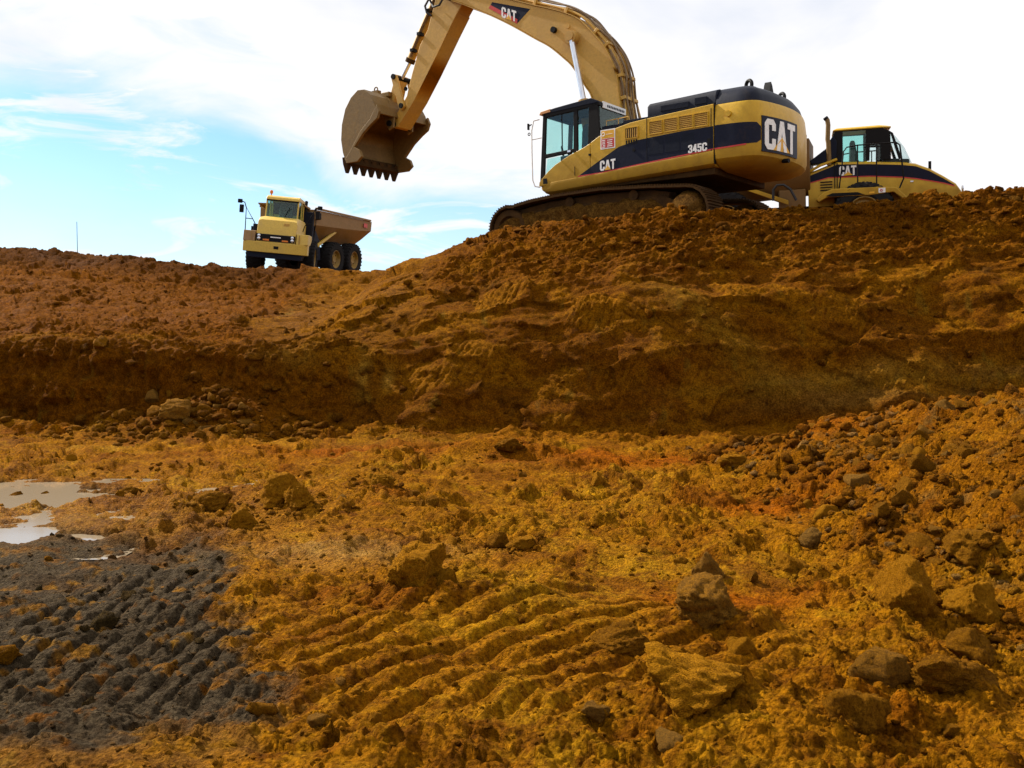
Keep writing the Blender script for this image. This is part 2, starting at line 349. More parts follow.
    col = mixc(col, lcol, np.clip(lt, 0, 1))
    pc = sstep(k['c'], -.3, .6)
    col = mixc(col, brown * 1.1, pc * .7)
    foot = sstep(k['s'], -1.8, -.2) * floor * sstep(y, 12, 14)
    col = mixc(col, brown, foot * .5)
    col = mixc(col, greyc, np.clip(grey * (1.0 - .8 * sstep(f3 + .6 * f4, .12, .45)), 0, 1))
    col = mixc(col, greyc * 1.3, k['near'] * sstep(y, 9.5, 7.6) * .7)
    pudrim = k['near'] * sstep(f2, -.1, .4)
    col = mixc(col, C(.16, .12, .2), pudrim * .5)
    col = mixc(col, C(.12, .10, .3), k['pud'] * .8)
    wet = np.clip(.25 * sstep(f1, 0, .4) + .9 * gauss(x, y, -1.15, 7.35, .8, .5) + .8 * k['near'] * sstep(y, 7, 8) + lt * sstep(-fbm(u, v, .9, 3, 230), .05, .4) * .22 * sstep(y, 34, 30) + smooth * .06 + grey * .12, 0, 1)
    col = mixc(col, tan * 1.1, np.clip(gauss(x, y, -1.15, 7.35, .8, .35) * (.7 + f3), 0, 1))  # pale tan puts the bright sheen of the wet clay strip into the colour
    col = mixc(col, brown * .9, np.clip(gauss(x, y, -5.1, 16.6, 1.5, .8) * 1.5, 0, 1))
    col = mixc(col, brown * .95, np.clip(sstep(fbm(x, y, 1.9, 4, 250, .6), .05, .35) * floor * sstep(y, 5.5, 8) * sstep(y, 60, 17), 0, 1) * .5)
    col = col * SOIL_GAIN
    return np.stack([px, py, pz], 1), col, wet

def patch_full(x, y): return surface(np.asarray(x, np.float64), np.asarray(y, np.float64))
def patch_points(x, y):
    p, c, w = surface(np.asarray(x, np.float64), np.asarray(y, np.float64)); return p

def raw_mesh(name, V, Q):
    me = bpy.data.meshes.new(name)
    V = np.asarray(V, np.float32); Q = np.asarray(Q, np.int32); k = Q.shape[1]
    me.vertices.add(len(V)); me.vertices.foreach_set('co', V.ravel())
    me.loops.add(Q.size); me.loops.foreach_set('vertex_index', Q.ravel())
    me.polygons.add(len(Q)); me.polygons.foreach_set('loop_start', np.arange(0, Q.size, k, dtype=np.int32))
    me.update(calc_edges=True); me.validate(); return me

# ------------------------------------------------------------------ materials
def new_mat(name):
    m = bpy.data.materials.new(name); m.use_nodes = True; nt = m.node_tree; nt.nodes.clear()
    out = nt.nodes.new('ShaderNodeOutputMaterial'); b = nt.nodes.new('ShaderNodeBsdfPrincipled')
    nt.links.new(b.outputs[0], out.inputs[0]); return m, nt, b
def nnoise(nt, scale, detail=6, rough=.6, vec=None, dist=0):
    n = nt.nodes.new('ShaderNodeTexNoise'); n.inputs['Scale'].default_value = scale; n.inputs['Detail'].default_value = detail
    n.inputs['Roughness'].default_value = rough; n.inputs['Distortion'].default_value = dist
    if vec: nt.links.new(vec, n.inputs['Vector'])
    return n.outputs['Fac']
def nramp(nt, fac, stops):
    r = nt.nodes.new('ShaderNodeValToRGB'); nt.links.new(fac, r.inputs[0])
    while len(r.color_ramp.elements) < len(stops): r.color_ramp.elements.new(.5)
    for e, (p, c) in zip(r.color_ramp.elements, stops):
        e.position = p; e.color = (*c, 1) if len(c) == 3 else c
    return r.outputs[0]
def nmix(nt, fac, a, b, mode='MIX'):
    m = nt.nodes.new('ShaderNodeMixRGB'); m.blend_type = mode
    for i, v in enumerate((fac, a, b)):
        if isinstance(v, (int, float)): m.inputs[i].default_value = v
        elif isinstance(v, tuple): m.inputs[i].default_value = (*v, 1)
        else: nt.links.new(v, m.inputs[i])
    return m.outputs[0]
def nmath(nt, op, a, b=0.0, clamp=False):
    m = nt.nodes.new('ShaderNodeMath'); m.operation = op; m.use_clamp = clamp
    for i, v in enumerate((a, b)):
        if isinstance(v, (int, float)): m.inputs[i].default_value = v
        else: nt.links.new(v, m.inputs[i])
    return m.outputs[0]

def soil_material(name, attr=True, base_col=(.3, .15, .03), alt=(.2, .09, .02), rough=.85):
    m, nt, b = new_mat(name)
    g = nt.nodes.new('ShaderNodeNewGeometry'); pos = g.outputs['Position']
    if not attr:
        t = nt.nodes.new('ShaderNodeTexCoord'); pos = t.outputs['Object']
    fa = nnoise(nt, 38, 8, .68, pos); fb = nnoise(nt, 9, 8, .65, pos); fc = nnoise(nt, 140, 4, .6, pos)
    if attr:
        a = nt.nodes.new('ShaderNodeAttribute'); a.attribute_name = 'soil'; c = a.outputs['Color']
        w = nt.nodes.new('ShaderNodeAttribute'); w.attribute_name = 'wet'; wet = w.outputs['Fac']
    else:
        oi = nt.nodes.new('ShaderNodeObjectInfo')
        mixf = nmath(nt, 'ADD', nmath(nt, 'MULTIPLY', oi.outputs['Random'], .7), nmath(nt, 'MULTIPLY', nmath(nt, 'SUBTRACT', fb, .45), 2.2), True)
        c = nmix(nt, mixf, base_col, alt); wet = None
    c = nmix(nt, 1.0, c, nramp(nt, fa, [(.36, (.50, .45, .38)), (.5, (1, 1, 1)), (.64, (1.58, 1.56, 1.5))]), 'MULTIPLY')  # crevice shade painted into the colour with the same noise as the bump
    c = nmix(nt, 1.0, c, nramp(nt, fb, [(.36, (.66, .60, .52)), (.5, (1, 1, 1)), (.66, (1.28, 1.28, 1.25))]), 'MULTIPLY')
    nt.links.new(c, b.inputs['Base Color'])
    if wet is not None:
        mr = nt.nodes.new('ShaderNodeMapRange'); nt.links.new(nmath(nt, 'MULTIPLY', wet, nmath(nt, 'ADD', fb, .35)), mr.inputs[0])
        mr.inputs[3].default_value = .92; mr.inputs[4].default_value = .34
        nt.links.new(mr.outputs[0], b.inputs['Roughness'])
    else: b.inputs['Roughness'].default_value = rough
    b.inputs['Specular IOR Level'].default_value = .025
    v = nt.nodes.new('ShaderNodeTexVoronoi'); v.inputs['Scale'].default_value = 55; nt.links.new(pos, v.inputs['Vector'])
    hh = nmath(nt, 'ADD', nmath(nt, 'ADD', nmath(nt, 'MULTIPLY', fa, .8), nmath(nt, 'MULTIPLY', fc, .3)), nmath(nt, 'MULTIPLY', v.outputs['Distance'], -.35))
    bp = nt.nodes.new('ShaderNodeBump'); bp.inputs['Strength'].default_value = 1.0; bp.inputs['Distance'].default_value = .05
    nt.links.new(hh, bp.inputs['Height']); nt.links.new(bp.outputs[0], b.inputs['Normal'])
    return m

M_soil = soil_material('churned_soil')
M_clod = soil_material('clod_ochre', False, (.42, .180, .007), (.31, .125, .005))
M_clod_brown = soil_material('clod_brown', False, (.21, .084, .004), (.29, .120, .006))
M_clod_grey = soil_material('clod_grey', False, (.25, .132, .030), (.28, .120, .010))
M_clod_dark = soil_material('clod_dark', False, (.055, .038, .016), (.09, .05, .010))

# grid: columns fan out, rows by depth
NC = 760
a_in = np.linspace(-.54, .54, NC)
a_out = .54 + np.geomspace(.012, 9, 26)
acol = np.concatenate([-a_out[::-1], a_in, a_out])
rows = [np.array([-60, -30, -15, -8, -4, -2, -.8, 0, .6, 1.2, 1.7, 2.1, 2.5, 2.8, 3.0, 3.15, 3.3])]
rows.append(1600 / np.arange(475, 200, -.9)); rows.append(1600 / np.arange(199.4, 103.6, -.55))
rows.append(np.linspace(15.5, 20.6, 330)[1:])
rows.append(np.linspace(20.6, 40, 230)[1:])
rows.append(np.geomspace(40.3, 900, 34))
yr = np.concatenate(rows)
wrow = np.where(yr > 1.2, yr, 1.2 + (1.2 - yr) * 1.0)
Y, Aa = np.meshgrid(yr, acol, indexing='ij'); W = np.meshgrid(wrow, acol, indexing='ij')[0]
X = (W * Aa).ravel(); Yf = Y.ravel()
P, COLR, WET = surface(X, Yf)
nr, ncl = Y.shape
ii = np.arange(nr * ncl).reshape(nr, ncl)
Q = np.stack([ii[:-1, :-1], ii[:-1, 1:], ii[1:, 1:], ii[1:, :-1]], -1).reshape(-1, 4)
gm = raw_mesh('ground', P, Q)
at = gm.color_attributes.new('soil', 'FLOAT_COLOR', 'POINT')
at.data.foreach_set('color', np.concatenate([COLR, np.ones((len(COLR), 1), np.float32)], 1).astype(np.float32).ravel())
aw = gm.attributes.new('wet', 'FLOAT', 'POINT'); aw.data.foreach_set('value', WET.astype(np.float32))
gm.materials.append(M_soil)
gm.polygons.foreach_set('use_smooth', np.ones(len(gm.polygons), bool))
ground = bpy.data.objects.new('ground', gm); COL.objects.link(ground); ground['kind'] = 'structure'
print('ground verts', len(P), 'quads', len(Q))

# ------------------------------------------------------------------ object helpers
class MB:
    def __init__(s): s.v = []; s.f = []
    def add(s, vs, fs):
        o = len(s.v); s.v += [tuple(p) for p in vs]; s.f += [tuple(i + o for i in f) for f in fs]; return s
    def box(s, x0, x1, y0, y1, z0, z1):
        return s.add([(x0,y0,z0),(x1,y0,z0),(x1,y1,z0),(x0,y1,z0),(x0,y0,z1),(x1,y0,z1),(x1,y1,z1),(x0,y1,z1)],
                     [(0,3,2,1),(4,5,6,7),(0,1,5,4),(1,2,6,5),(2,3,7,6),(3,0,4,7)])
    def prism(s, pts, a, b, axis='y'):
        n = len(pts)
        def P(p, t):
            return (p[0], t, p[1]) if axis == 'y' else ((t, p[0], p[1]) if axis == 'x' else (p[0], p[1], t))
        return s.add([P(p, a) for p in pts] + [P(p, b) for p in pts],
                     [tuple(range(n)), tuple(range(2*n-1, n-1, -1))] + [(i, (i+1) % n, n+(i+1) % n, n+i) for i in range(n)])
    def loft(s, rings, close=True, cap=True):
        n = len(rings[0]); vs = [p for r in rings for p in r]; fs = []
        for k in range(len(rings)-1):
            for i in range(n if close else n-1):
                fs.append((k*n+i, k*n+(i+1) % n, (k+1)*n+(i+1) % n, (k+1)*n+i))
        if cap: fs += [tuple(range(n-1, -1, -1)), tuple(range((len(rings)-1)*n, len(rings)*n))]
        return s.add(vs, fs)
    def lathe(s, prof, c, ax, n=20, cap=True):
        """prof: (radius, distance along axis) pairs"""
        c = Vector(c); ax = Vector(ax).normalized(); u = ax.orthogonal().normalized(); w = ax.cross(u)
        return s.loft([[c + ax*t + (u*math.cos(2*math.pi*i/n) + w*math.sin(2*math.pi*i/n))*r for i in range(n)] for r, t in prof], cap=cap)
    def cyl(s, a, b, r, r2=None, n=14):
        a = Vector(a); b = Vector(b); return s.lathe([(r, 0), (r if r2 is None else r2, (b-a).length)], a, b-a, n)
    def tube(s, pts, r, n=7):
        pts = [Vector(p) for p in pts]; rings = []; u = None
        for i, p in enumerate(pts):
            t = (pts[min(i+1, len(pts)-1)] - pts[max(i-1, 0)]).normalized()
            u = t.orthogonal().normalized() if u is None else (u - t*u.dot(t)).normalized()
            w = t.cross(u); rings.append([p + (u*math.cos(2*math.pi*k/n) + w*math.sin(2*math.pi*k/n))*r for k in range(n)])
        return s.loft(rings)
    def torus(s, c, ax, R_, r, n=20, m=8, a0=0, a1=2*math.pi):
        c = Vector(c); ax = Vector(ax).normalized(); u = Vector((0,0,1)) if abs(ax.z) < .9 else Vector((1,0,0)); w = ax.cross(u)
        full = abs(a1-a0-2*math.pi) < 1e-4
        rings = []
        for i in range(n + (0 if full else 1)):
            a = a0 + (a1-a0)*i/n; d = u*math.cos(a) + w*math.sin(a)
            rings.append([c + d*R_ + (d*math.cos(2*math.pi*k/m) + ax*math.sin(2*math.pi*k/m))*r for k in range(m)])
        if full: rings.append(rings[0]); s.loft(rings, cap=False)
        else: s.loft(rings)
        return s
    def mesh(s, name, bevel_m=None):
        me = bpy.data.meshes.new(name)
        vs = s.v if bevel_m is None else [bevel_m @ Vector(p) for p in s.v]
        me.from_pydata([tuple(p) for p in vs], [], s.f)
        bm = bmesh.new(); bm.from_mesh(me); bmesh.ops.remove_doubles(bm, verts=bm.verts, dist=1e-5)
        bmesh.ops.recalc_face_normals(bm, faces=bm.faces); bm.to_mesh(me); bm.free()
        for p in me.polygons: p.use_smooth = True
        me.set_sharp_from_angle(angle=R(32))
        return me
    def build(s, name, mat, parent=None, bevel=0, M=None):
        o = bpy.data.objects.new(name, s.mesh(name, M)); COL.objects.link(o); o.data.materials.append(mat)
        if parent: o.parent = parent
        if bevel:
            b = o.modifiers.new('bevel', 'BEVEL'); b.width = bevel; b.segments = 2; b.limit_method = 'ANGLE'; b.angle_limit = R(35); b.harden_normals = True
        return o
def thing(name, label, cat, M=None, loc=None, group=None):
    o = bpy.data.objects.new(name, None); COL.objects.link(o); o.empty_display_size = .3
    if M is not None: o.matrix_world = M
    if loc is not None: o.location = loc
    o['label'] = label; o['category'] = cat
    if group: o['group'] = group
    return o
def pose(T, y, p, r):
    return Matrix.Translation(T) @ Matrix.Rotation(R(y), 4, 'Z') @ Matrix.Rotation(R(p), 4, 'Y') @ Matrix.Rotation(R(r), 4, 'X')

def paint(name, col, rough=.42, dust=.45, dustcol=(.34, .20, .085), metal=0.0, zd=None, scale=1.0, spec=.4):
    """painted metal with dust, streaks and small scuffs; dust gathers low on the machine when zd is given"""
    m, nt, b = new_mat(name)
    t = nt.nodes.new('ShaderNodeTexCoord'); pos = t.outputs['Object']
    a = nnoise(nt, 1.7*scale, 8, .62, pos, .6); c = nnoise(nt, 14*scale, 7, .65, pos); s = nnoise(nt, 60*scale, 3, .6, pos)
    f = nmath(nt, 'ADD', nmath(nt, 'MULTIPLY', a, .9), nmath(nt, 'MULTIPLY', c, .35))
    if zd:
        sx = nt.nodes.new('ShaderNodeSeparateXYZ'); nt.links.new(pos, sx.inputs[0])
        mr = nt.nodes.new('ShaderNodeMapRange'); nt.links.new(sx.outputs[2], mr.inputs[0])
        mr.inputs[1].default_value = zd[0]; mr.inputs[2].default_value = zd[1]; mr.inputs[3].default_value = .48; mr.inputs[4].default_value = 0
        f = nmath(nt, 'ADD', f, mr.outputs[0])
    k = nt.nodes.new('ShaderNodeMapRange'); nt.links.new(f, k.inputs[0]); k.inputs[1].default_value = .95 - dust*.7; k.inputs[2].default_value = 1.25 - dust*.5
    k.inputs[4].default_value = .9
    base = nmix(nt, 1.0, (*col,), nramp(nt, c, [(.3, (.82, .82, .82)), (.6, (1.05, 1.05, 1.05))]), 'MULTIPLY')
    cc = nmix(nt, k.outputs[0], base, dustcol)
    chips = nramp(nt, s, [(.70, (0, 0, 0)), (.76, (1, 1, 1))])
    cc = nmix(nt, nmath(nt, 'MULTIPLY', chips, .25), cc, (.10, .06, .035))
    nt.links.new(cc, b.inputs['Base Color'])
    rr = nt.nodes.new('ShaderNodeMapRange'); nt.links.new(k.outputs[0], rr.inputs[0]); rr.inputs[3].default_value = rough; rr.inputs[4].default_value = .85
    nt.links.new(rr.outputs[0], b.inputs['Roughness'])
    b.inputs['Metallic'].default_value = metal; b.inputs['Specular IOR Level'].default_value = spec
    bp = nt.nodes.new('ShaderNodeBump'); bp.inputs['Strength'].default_value = .25; bp.inputs['Distance'].default_value = .01
    nt.links.new(c, bp.inputs['Height']); nt.links.new(bp.outputs[0], b.inputs['Normal'])
    return m
M_yel = paint('yellow_paint', (.52, .300, .002), .42, .44, (.30, .165, .012), zd=(1.2, 2.2))
M_boom = paint('weathered_yellow_paint', (.49, .275, .042), .5, .50, (.36, .21, .07))
M_bucket = paint('worn_bucket_steel', (.17, .098, .024), .6, .5, (.25, .15, .045), metal=.1)
M_black = paint('black_paint', (.006, .008, .018), .5, .34, (.045, .030, .018), spec=.12)
M_navy = paint('glossy_black_band', (.006, .007, .020), .45, .34, (.06, .036, .018), spec=.14)
M_red = paint('red_stripe_paint', (.50, .03, .02), .4, .15)
M_white = paint('white_lettering', (.76, .75, .73), .45, .12)
M_tri = paint('yellow_triangle', (.70, .36, .015), .45, .10)
M_grille = paint('brown_grille_paint', (.30, .17, .05), .6, .4)
M_mud = paint('muddy_steel', (.030, .017, .008), .95, .70, (.085, .040, .010), scale=2, spec=.08)
M_mudtop = paint('caked_track_mud', (.14, .08, .03), .9, .8, (.20, .115, .045), scale=2)
M_tyre = paint('dusty_rubber', (.016, .015, .015), .9, .36, (.12, .08, .045), spec=.1)
M_rim = paint('yellow_rim_paint', (.24, .14, .02), .5, .45)
M_trim = paint('dark_cab_trim', (.008, .007, .007), .6, .22, (.05, .032, .018), spec=.12)
M_seat = paint('dark_interior', (.018, .03, .03), .8, .05)
M_hose = paint('hydraulic_hose', (.14, .085, .035), .6, .6, (.36, .22, .1))
M_hoseblk = paint('black_hose', (.015, .014, .014), .6, .3)
M_dump = paint('dusty_dump_body_paint', (.21, .112, .022), .55, .6, (.28, .17, .08), zd=(1.0, 2.0))
M_dump2 = paint('brown_dusty_body', (.17, .085, .018), .6, .7, (.13, .07, .02))
M_lamp = paint('amber_lamp_plastic', (.60, .16, .01), .25, .05)
M_orangecap = paint('orange_lamp_housing', (.55, .25, .08), .5, .3)
m, nt, b = new_mat('chrome_rod'); b.inputs['Base Color'].default_value = (.72, .74, .80, 1); b.inputs['Metallic'].default_value = .75; b.inputs['Roughness'].default_value = .32
nt.links.new(nramp(nt, nnoise(nt, 9), [(.3, (.55, .57, .62)), (.7, (.8, .82, .88))]), b.inputs['Base Color']); M_chrome = m
def glass(name, tint, alpha):
    m = bpy.data.materials.new(name); m.use_nodes = True; nt = m.node_tree; nt.nodes.clear()
    o = nt.nodes.new('ShaderNodeOutputMaterial'); tr = nt.nodes.new('ShaderNodeBsdfTransparent'); gl = nt.nodes.new('ShaderNodeBsdfGlossy')
    tr.inputs[0].default_value = (*tint, 1); gl.inputs['Roughness'].default_value = .06
    df = nt.nodes.new('ShaderNodeBsdfDiffuse'); df.inputs[0].default_value = (.22, .26, .25, 1)
    m1 = nt.nodes.new('ShaderNodeMixShader'); m2 = nt.nodes.new('ShaderNodeMixShader')
    lw_ = nt.nodes.new('ShaderNodeLayerWeight'); lw_.inputs[0].default_value = .5
    fr_ = nmath(nt, 'ADD', nmath(nt, 'MULTIPLY', nmath(nt, 'POWER', lw_.outputs['Facing'], 4.0), .45), .03)
    f2 = nmath(nt, 'ADD', nmath(nt, 'MULTIPLY', nnoise(nt, 3, 6, .6), .06), alpha - .03, True)
    nt.links.new(f2, m1.inputs[0]); nt.links.new(tr.outputs[0], m1.inputs[1]); nt.links.new(df.outputs[0], m1.inputs[2])
    nt.links.new(fr_, m2.inputs[0]); nt.links.new(m1.outputs[0], m2.inputs[1]); nt.links.new(gl.outputs[0], m2.inputs[2])
    nt.links.new(m2.outputs[0], o.inputs[0]); return m
M_glass = glass('tinted_green_glass', (.74, .93, .91), .03)
M_glassf = glass('clear_windscreen_glass', (.92, .98, .98), .03)

# lettering drawn as polygons in a unit-high box
GL = {
 'C': (.66, [[(.15,0),(.51,0),(.66,.15),(.66,.37),(.43,.37),(.43,.19),(.23,.19),(.23,.81),(.43,.81),(.43,.63),(.66,.63),(.66,.85),(.51,1),(.15,1),(0,.85),(0,.15)]]),
 'A': (.74, [[(0,0),(.24,1),(.50,1),(.74,0),(.50,0),(.37,.66),(.24,0)]]),
 'T': (.66, [[(.22,0),(.44,0),(.44,.8),(.66,.8),(.66,1),(0,1),(0,.8),(.22,.8)]]),
 '3': (.56, [[(.1,0),(.46,0),(.56,.12),(.56,.42),(.48,.5),(.56,.58),(.56,.88),(.46,1),(.1,1),(0,.88),(0,.7),(.2,.7),(.2,.83),(.35,.83),(.35,.6),(.18,.6),(.18,.42),(.35,.42),(.35,.17),(.2,.17),(.2,.32),(0,.32),(0,.12)]]),
 '4': (.58, [[(.30,0),(.50,0),(.50,.2),(.58,.2),(.58,.38),(.50,.38),(.50,1),(.26,1),(0,.38),(0,.2),(.30,.2)]]),
 '5': (.56, [[(.1,0),(.46,0),(.56,.12),(.56,.55),(.46,.66),(.22,.66),(.22,.82),(.54,.82),(.54,1),(.02,1),(.02,.48),(.35,.48),(.35,.17),(.2,.17),(.2,.3),(0,.3),(0,.12)]]),
}
def lettering(txt, fn, h, gap=.07, depth=.006, sx=1.0):
    """fn(u, v, w) -> point; u to the right, v up, w outwards. returns (MB, width)"""
    mb = MB(); u0 = 0.0
    for ch in txt:
        w, polys = GL[ch]
        for pl in polys:
            n = len(pl)
            a = [fn((u0+p[0]*sx)*h, p[1]*h, 0) for p in pl]; c = [fn((u0+p[0]*sx)*h, p[1]*h, depth) for p in pl]
            mb.add(a + c, [tuple(range(n)), tuple(range(2*n-1, n-1, -1))] + [(i, (i+1) % n, n+(i+1) % n, n+i) for i in range(n)])
        u0 += w*sx + gap
    return mb, (u0-gap)*h
def cat_logo(fn, h, parent, sx=1.0, tri_h=.42, depth=.006):
    mb, w = lettering('CAT', fn, h, .05, depth, sx)
    mb.build('lettering', M_white, parent)
    cx = (.66 + .05 + .37)*sx*h if sx != 1 else (.71+.37)*h
    cx = (.66*sx + .05 + .37*sx)*h
    t = [(cx-.44*h*sx, 0), (cx+.44*h*sx, 0), (cx, tri_h*h)]
    a = [fn(u, v, depth) for u, v in t]; c = [fn(u, v, depth+.005) for u, v in t]
    MB().add(a+c, [(0,1,2), (5,4,3), (0,1,4,3), (1,2,5,4), (2,0,3,5)]).build('triangle', M_tri, parent)
    return w

M_cake = soil_material('caked_mud', False, (.085, .040, .008), (.14, .068, .012))
# ================================================================== EXCAVATOR
EX = thing('excavator', 'big yellow tracked excavator standing on the bank with its boom raised and bucket hanging', 'excavator', M=pose((2.895, 22.987, 3.643), 143.72, .6, -.34))
# ---- undercarriage
def track_path(n):
    pts = []; r = .50
    fc = (2.42, .53); rc = (-2.05, .56); r2 = .50
    seg = []
    for i in range(19):                       # front idler, top to bottom
        a = R(100 - i*190/18); seg.append((fc[0]+r*math.cos(a), fc[1]+r*math.sin(a)))
    for i in range(1, 24): seg.append((2.3 - 4.3*i/24, .03))
    for i in range(17):
        a = R(-90 - i*175/16); seg.append((rc[0]+r2*math.cos(a), rc[1]+r2*math.sin(a)))
    for x, z in ((-1.2, 1.13), (0, 1.19), (1.1, 1.16), (1.8, 1.10)): seg.append((x, z))
    seg.append(seg[0])
    L = [0]
    for a, b in zip(seg, seg[1:]): L.append(L[-1]+math.hypot(b[0]-a[0], b[1]-a[1]))
    for k in range(n):
        d = L[-1]*k/n; j = max(i for i in range(len(L)-1) if L[i] <= d); t = (d-L[j])/(L[j+1]-L[j])
        p = (seg[j][0]+(seg[j+1][0]-seg[j][0])*t, seg[j][1]+(seg[j+1][1]-seg[j][1])*t)
        pts.append((p, math.atan2(seg[j+1][1]-seg[j][1], seg[j+1][0]-seg[j][0])))
    return pts
shoe = MB().box(-.098, .098, -.375, .375, -.03, .012)
for gx in (-.085, -.02, .05): shoe.prism([(gx, .012), (gx+.028, .012), (gx+.02, .045), (gx+.006, .045)], -.375, .375)
shoe_me = shoe.mesh('track_shoe'); shoe_me.materials.append(M_mud)
for sgn in (1, -1):
    yc = sgn*1.40
    tr = MB()
    tr.prism([(-1.7,.35),(2.0,.35),(2.2,.5),(2.0,.85),(1.4,.92),(-1.5,.95),(-1.9,.7)], yc-.20, yc+.20)
    tr.prism([(-1.95,.22),(2.3,.2),(2.62,.5),(2.45,.85),(2.2,.96),(1.4,1.07),(0,1.12),(-1.2,1.08),(-1.62,1.0),(-1.5,.7)], *sorted((yc-sgn*.16, yc+sgn*.17)))
    frame = tr.build('track', M_mud, EX, .02)
    for (p, a) in track_path(62):
        o = bpy.data.objects.new('track_shoe', shoe_me); COL.objects.link(o); o.parent = frame
        o.location = (p[0], yc, p[1]); o.rotation_euler = (0, -a, 0)
        o.rotation_euler.rotate_axis('X', math.pi) if False else None
        o.scale = (1, 1, 1)
    MB().lathe([(.10,-.34),(.44,-.34),(.46,-.2),(.46,.2),(.44,.30),(.30,.31),(.28,.24),(.10,.24),(.09,.36)] if sgn > 0 else [(.1,-.36),(.28,-.24),(.30,-.31),(.44,-.30),(.46,-.2),(.46,.2),(.44,.34),(.1,.34)], (2.42, yc, .53), (0,1,0), 28).build('idler_wheel', M_mud, frame)
    MB().lathe([(.10,-.30),(.40,-.30),(.43,-.2),(.43,.2),(.37,.30),(.35,.36),(.18,.39),(.1,.42)] if sgn > 0 else [(.1,-.42),(.35,-.36),(.4,-.2),(.43,.2),(.4,.3),(.1,.3)], (-2.05, yc, .56), (0,1,0), 28).build('sprocket', M_cake, frame)
    for i in range(7):
        MB().cyl((-1.4+i*.53, yc-.28, .24), (-1.4+i*.53, yc+.28, .24), .17, n=16).build('track_roller', M_mud, frame)
    for x in (-.8, .8): MB().cyl((x, yc-.26, 1.0), (x, yc+.26, 1.0), .11, n=14).build('carrier_roller', M_mud, frame)
    # mud packed over the rollers
    xs_ = np.linspace(-1.48, 2.72, 74); NZ = 16; gx_, gt_ = np.meshgrid(xs_, np.linspace(0, 1, NZ), indexing='ij')
    zl_ = np.interp(gx_, [-1.48, 2.2, 2.5, 2.72], [.05, .05, .15, .40]); zh_ = np.interp(gx_, [-1.48, -1.2, 0, 1.4, 2.2, 2.5, 2.72], [.80, 1.02, 1.09, 1.04, .97, .88, .66])
    gz_ = zl_ + (zh_ - zl_) * gt_
    yo_ = .27 + .07 * fbm(gx_, gz_, .5, 4, 501) + .05 * fbm(gx_, gz_, .13, 3, 502) + clods(gx_, gz_, .16, 503, .7, .15, .5, .8)
    ed_ = np.minimum(np.minimum(gt_, 1 - gt_) * 6, 1); yo_ = yo_ * ed_ + .02 - .10 * sstep(gz_, .70, 1.0) * sstep(fbm(gx_, gz_, .7, 2, 504), -.2, .3)
    vv_ = np.stack([gx_, yc + sgn * np.minimum(yo_, .40), gz_], -1).reshape(-1, 3); id_ = np.arange(74 * NZ).reshape(74, NZ)
    cme = raw_mesh('caked_mud', vv_, np.stack([id_[:-1, :-1], id_[1:, :-1], id_[1:, 1:], id_[:-1, 1:]], -1).reshape(-1, 4)); cme.materials.append(M_cake)
    cme.polygons.foreach_set('use_smooth', np.ones(len(cme.polygons), bool))
    co_ = bpy.data.objects.new('caked_mud', cme); COL.objects.link(co_); co_.parent = frame
MB().prism([(-1.3,.55),(1.3,.55),(1.0,1.05),(-1.0,1.05)], -1.2, 1.2).build('car_body', M_mud, EX, .04)
MB().lathe([(.95,0),(.95,.10),(.85,.12),(.85,.26),(.5,.26)], (0,0,1.04), (0,0,1), 32).build('swing_bearing', M_mud, EX)
# ---- revolving frame and left side
lower = [(-2.54,1.47),(.12,1.35),(1.50,1.26),(1.66,1.30),(1.74,1.40),(1.75,1.53),(-2.54,1.62)]
def skirt(sg):
    mb = MB(); rings = []
    # rounded belly edge running along the side
    for x, zb, zt in ((-2.54,1.44,1.74),(-1,1.38,1.66),(.12,1.33,1.58),(1.30,1.27,1.52),(1.62,1.29,1.51),(1.74,1.36,1.50)):
        ins = 0 if x < 1.5 else (.03 if x < 1.7 else .12)
        rings.append([(x, sg*(1.475-ins-d), zb+(zt-zb)*t) for d, t in ((0,1),(0,.42),(.03,.2),(.10,.05),(.22,0),(.6,0),(.6,1))])
    return mb.loft(rings)
skirt(1).build('side_skirt', M_yel, EX, .006)
skirt(-1).build('side_skirt', M_yel, EX, .006)
MB().box(-2.5, 1.55, -1.3, 1.3, 1.30, 1.46).build('revolving_frame', M_mud, EX, .02)
# cab lower door panel (yellow) and body panel
body = [(-2.54,1.66),(-1,1.60),(.12,1.53),(.36,1.52),(.36,2.27),(.15,2.38),(-.28,2.50),(-.62,2.565),(-1.0,2.595),(-2.54,2.68)]
MB().prism(body, 1.38, 1.465).build('side_panel', M_yel, EX, .012)
door = [(.375,1.515),(1.30,1.475),(1.74,1.46),(1.73,1.55),(1.66,1.62),(1.50,1.76),(1.29,1.90),(.92,2.06),(.53,2.19),(.375,2.26)]
MB().prism(door, 1.37, 1.46).build('cab_door_panel', M_yel, EX, .010)
MB().box(.765,.778,1.46,1.466,1.60,1.80).box(.35,.40,1.46,1.49,1.99,2.03).build('door_handle', M_trim, EX)
MB().prism([(1.50,1.50),(1.62,1.50),(1.62,1.62),(1.52,1.62)], 1.455, 1.468).build('step_light', M_trim, EX)
band = [(.66,1.585),(.12,1.60),(-1.03,1.685),(-2.535,1.79),(-2.535,2.235),(-1.83,2.225),(-.81,2.175),(-.35,2.09),(.12,1.86)]
MB().prism(band, 1.464, 1.4715).build('black_band', M_navy, EX)
MB().prism([(.70,1.56),(.12,1.575),(-1.03,1.66),(-2.535,1.762),(-2.535,1.79),(-1.03,1.687),(.12,1.60),(.66,1.585)], 1.464, 1.473).build('red_stripe', M_red, EX)
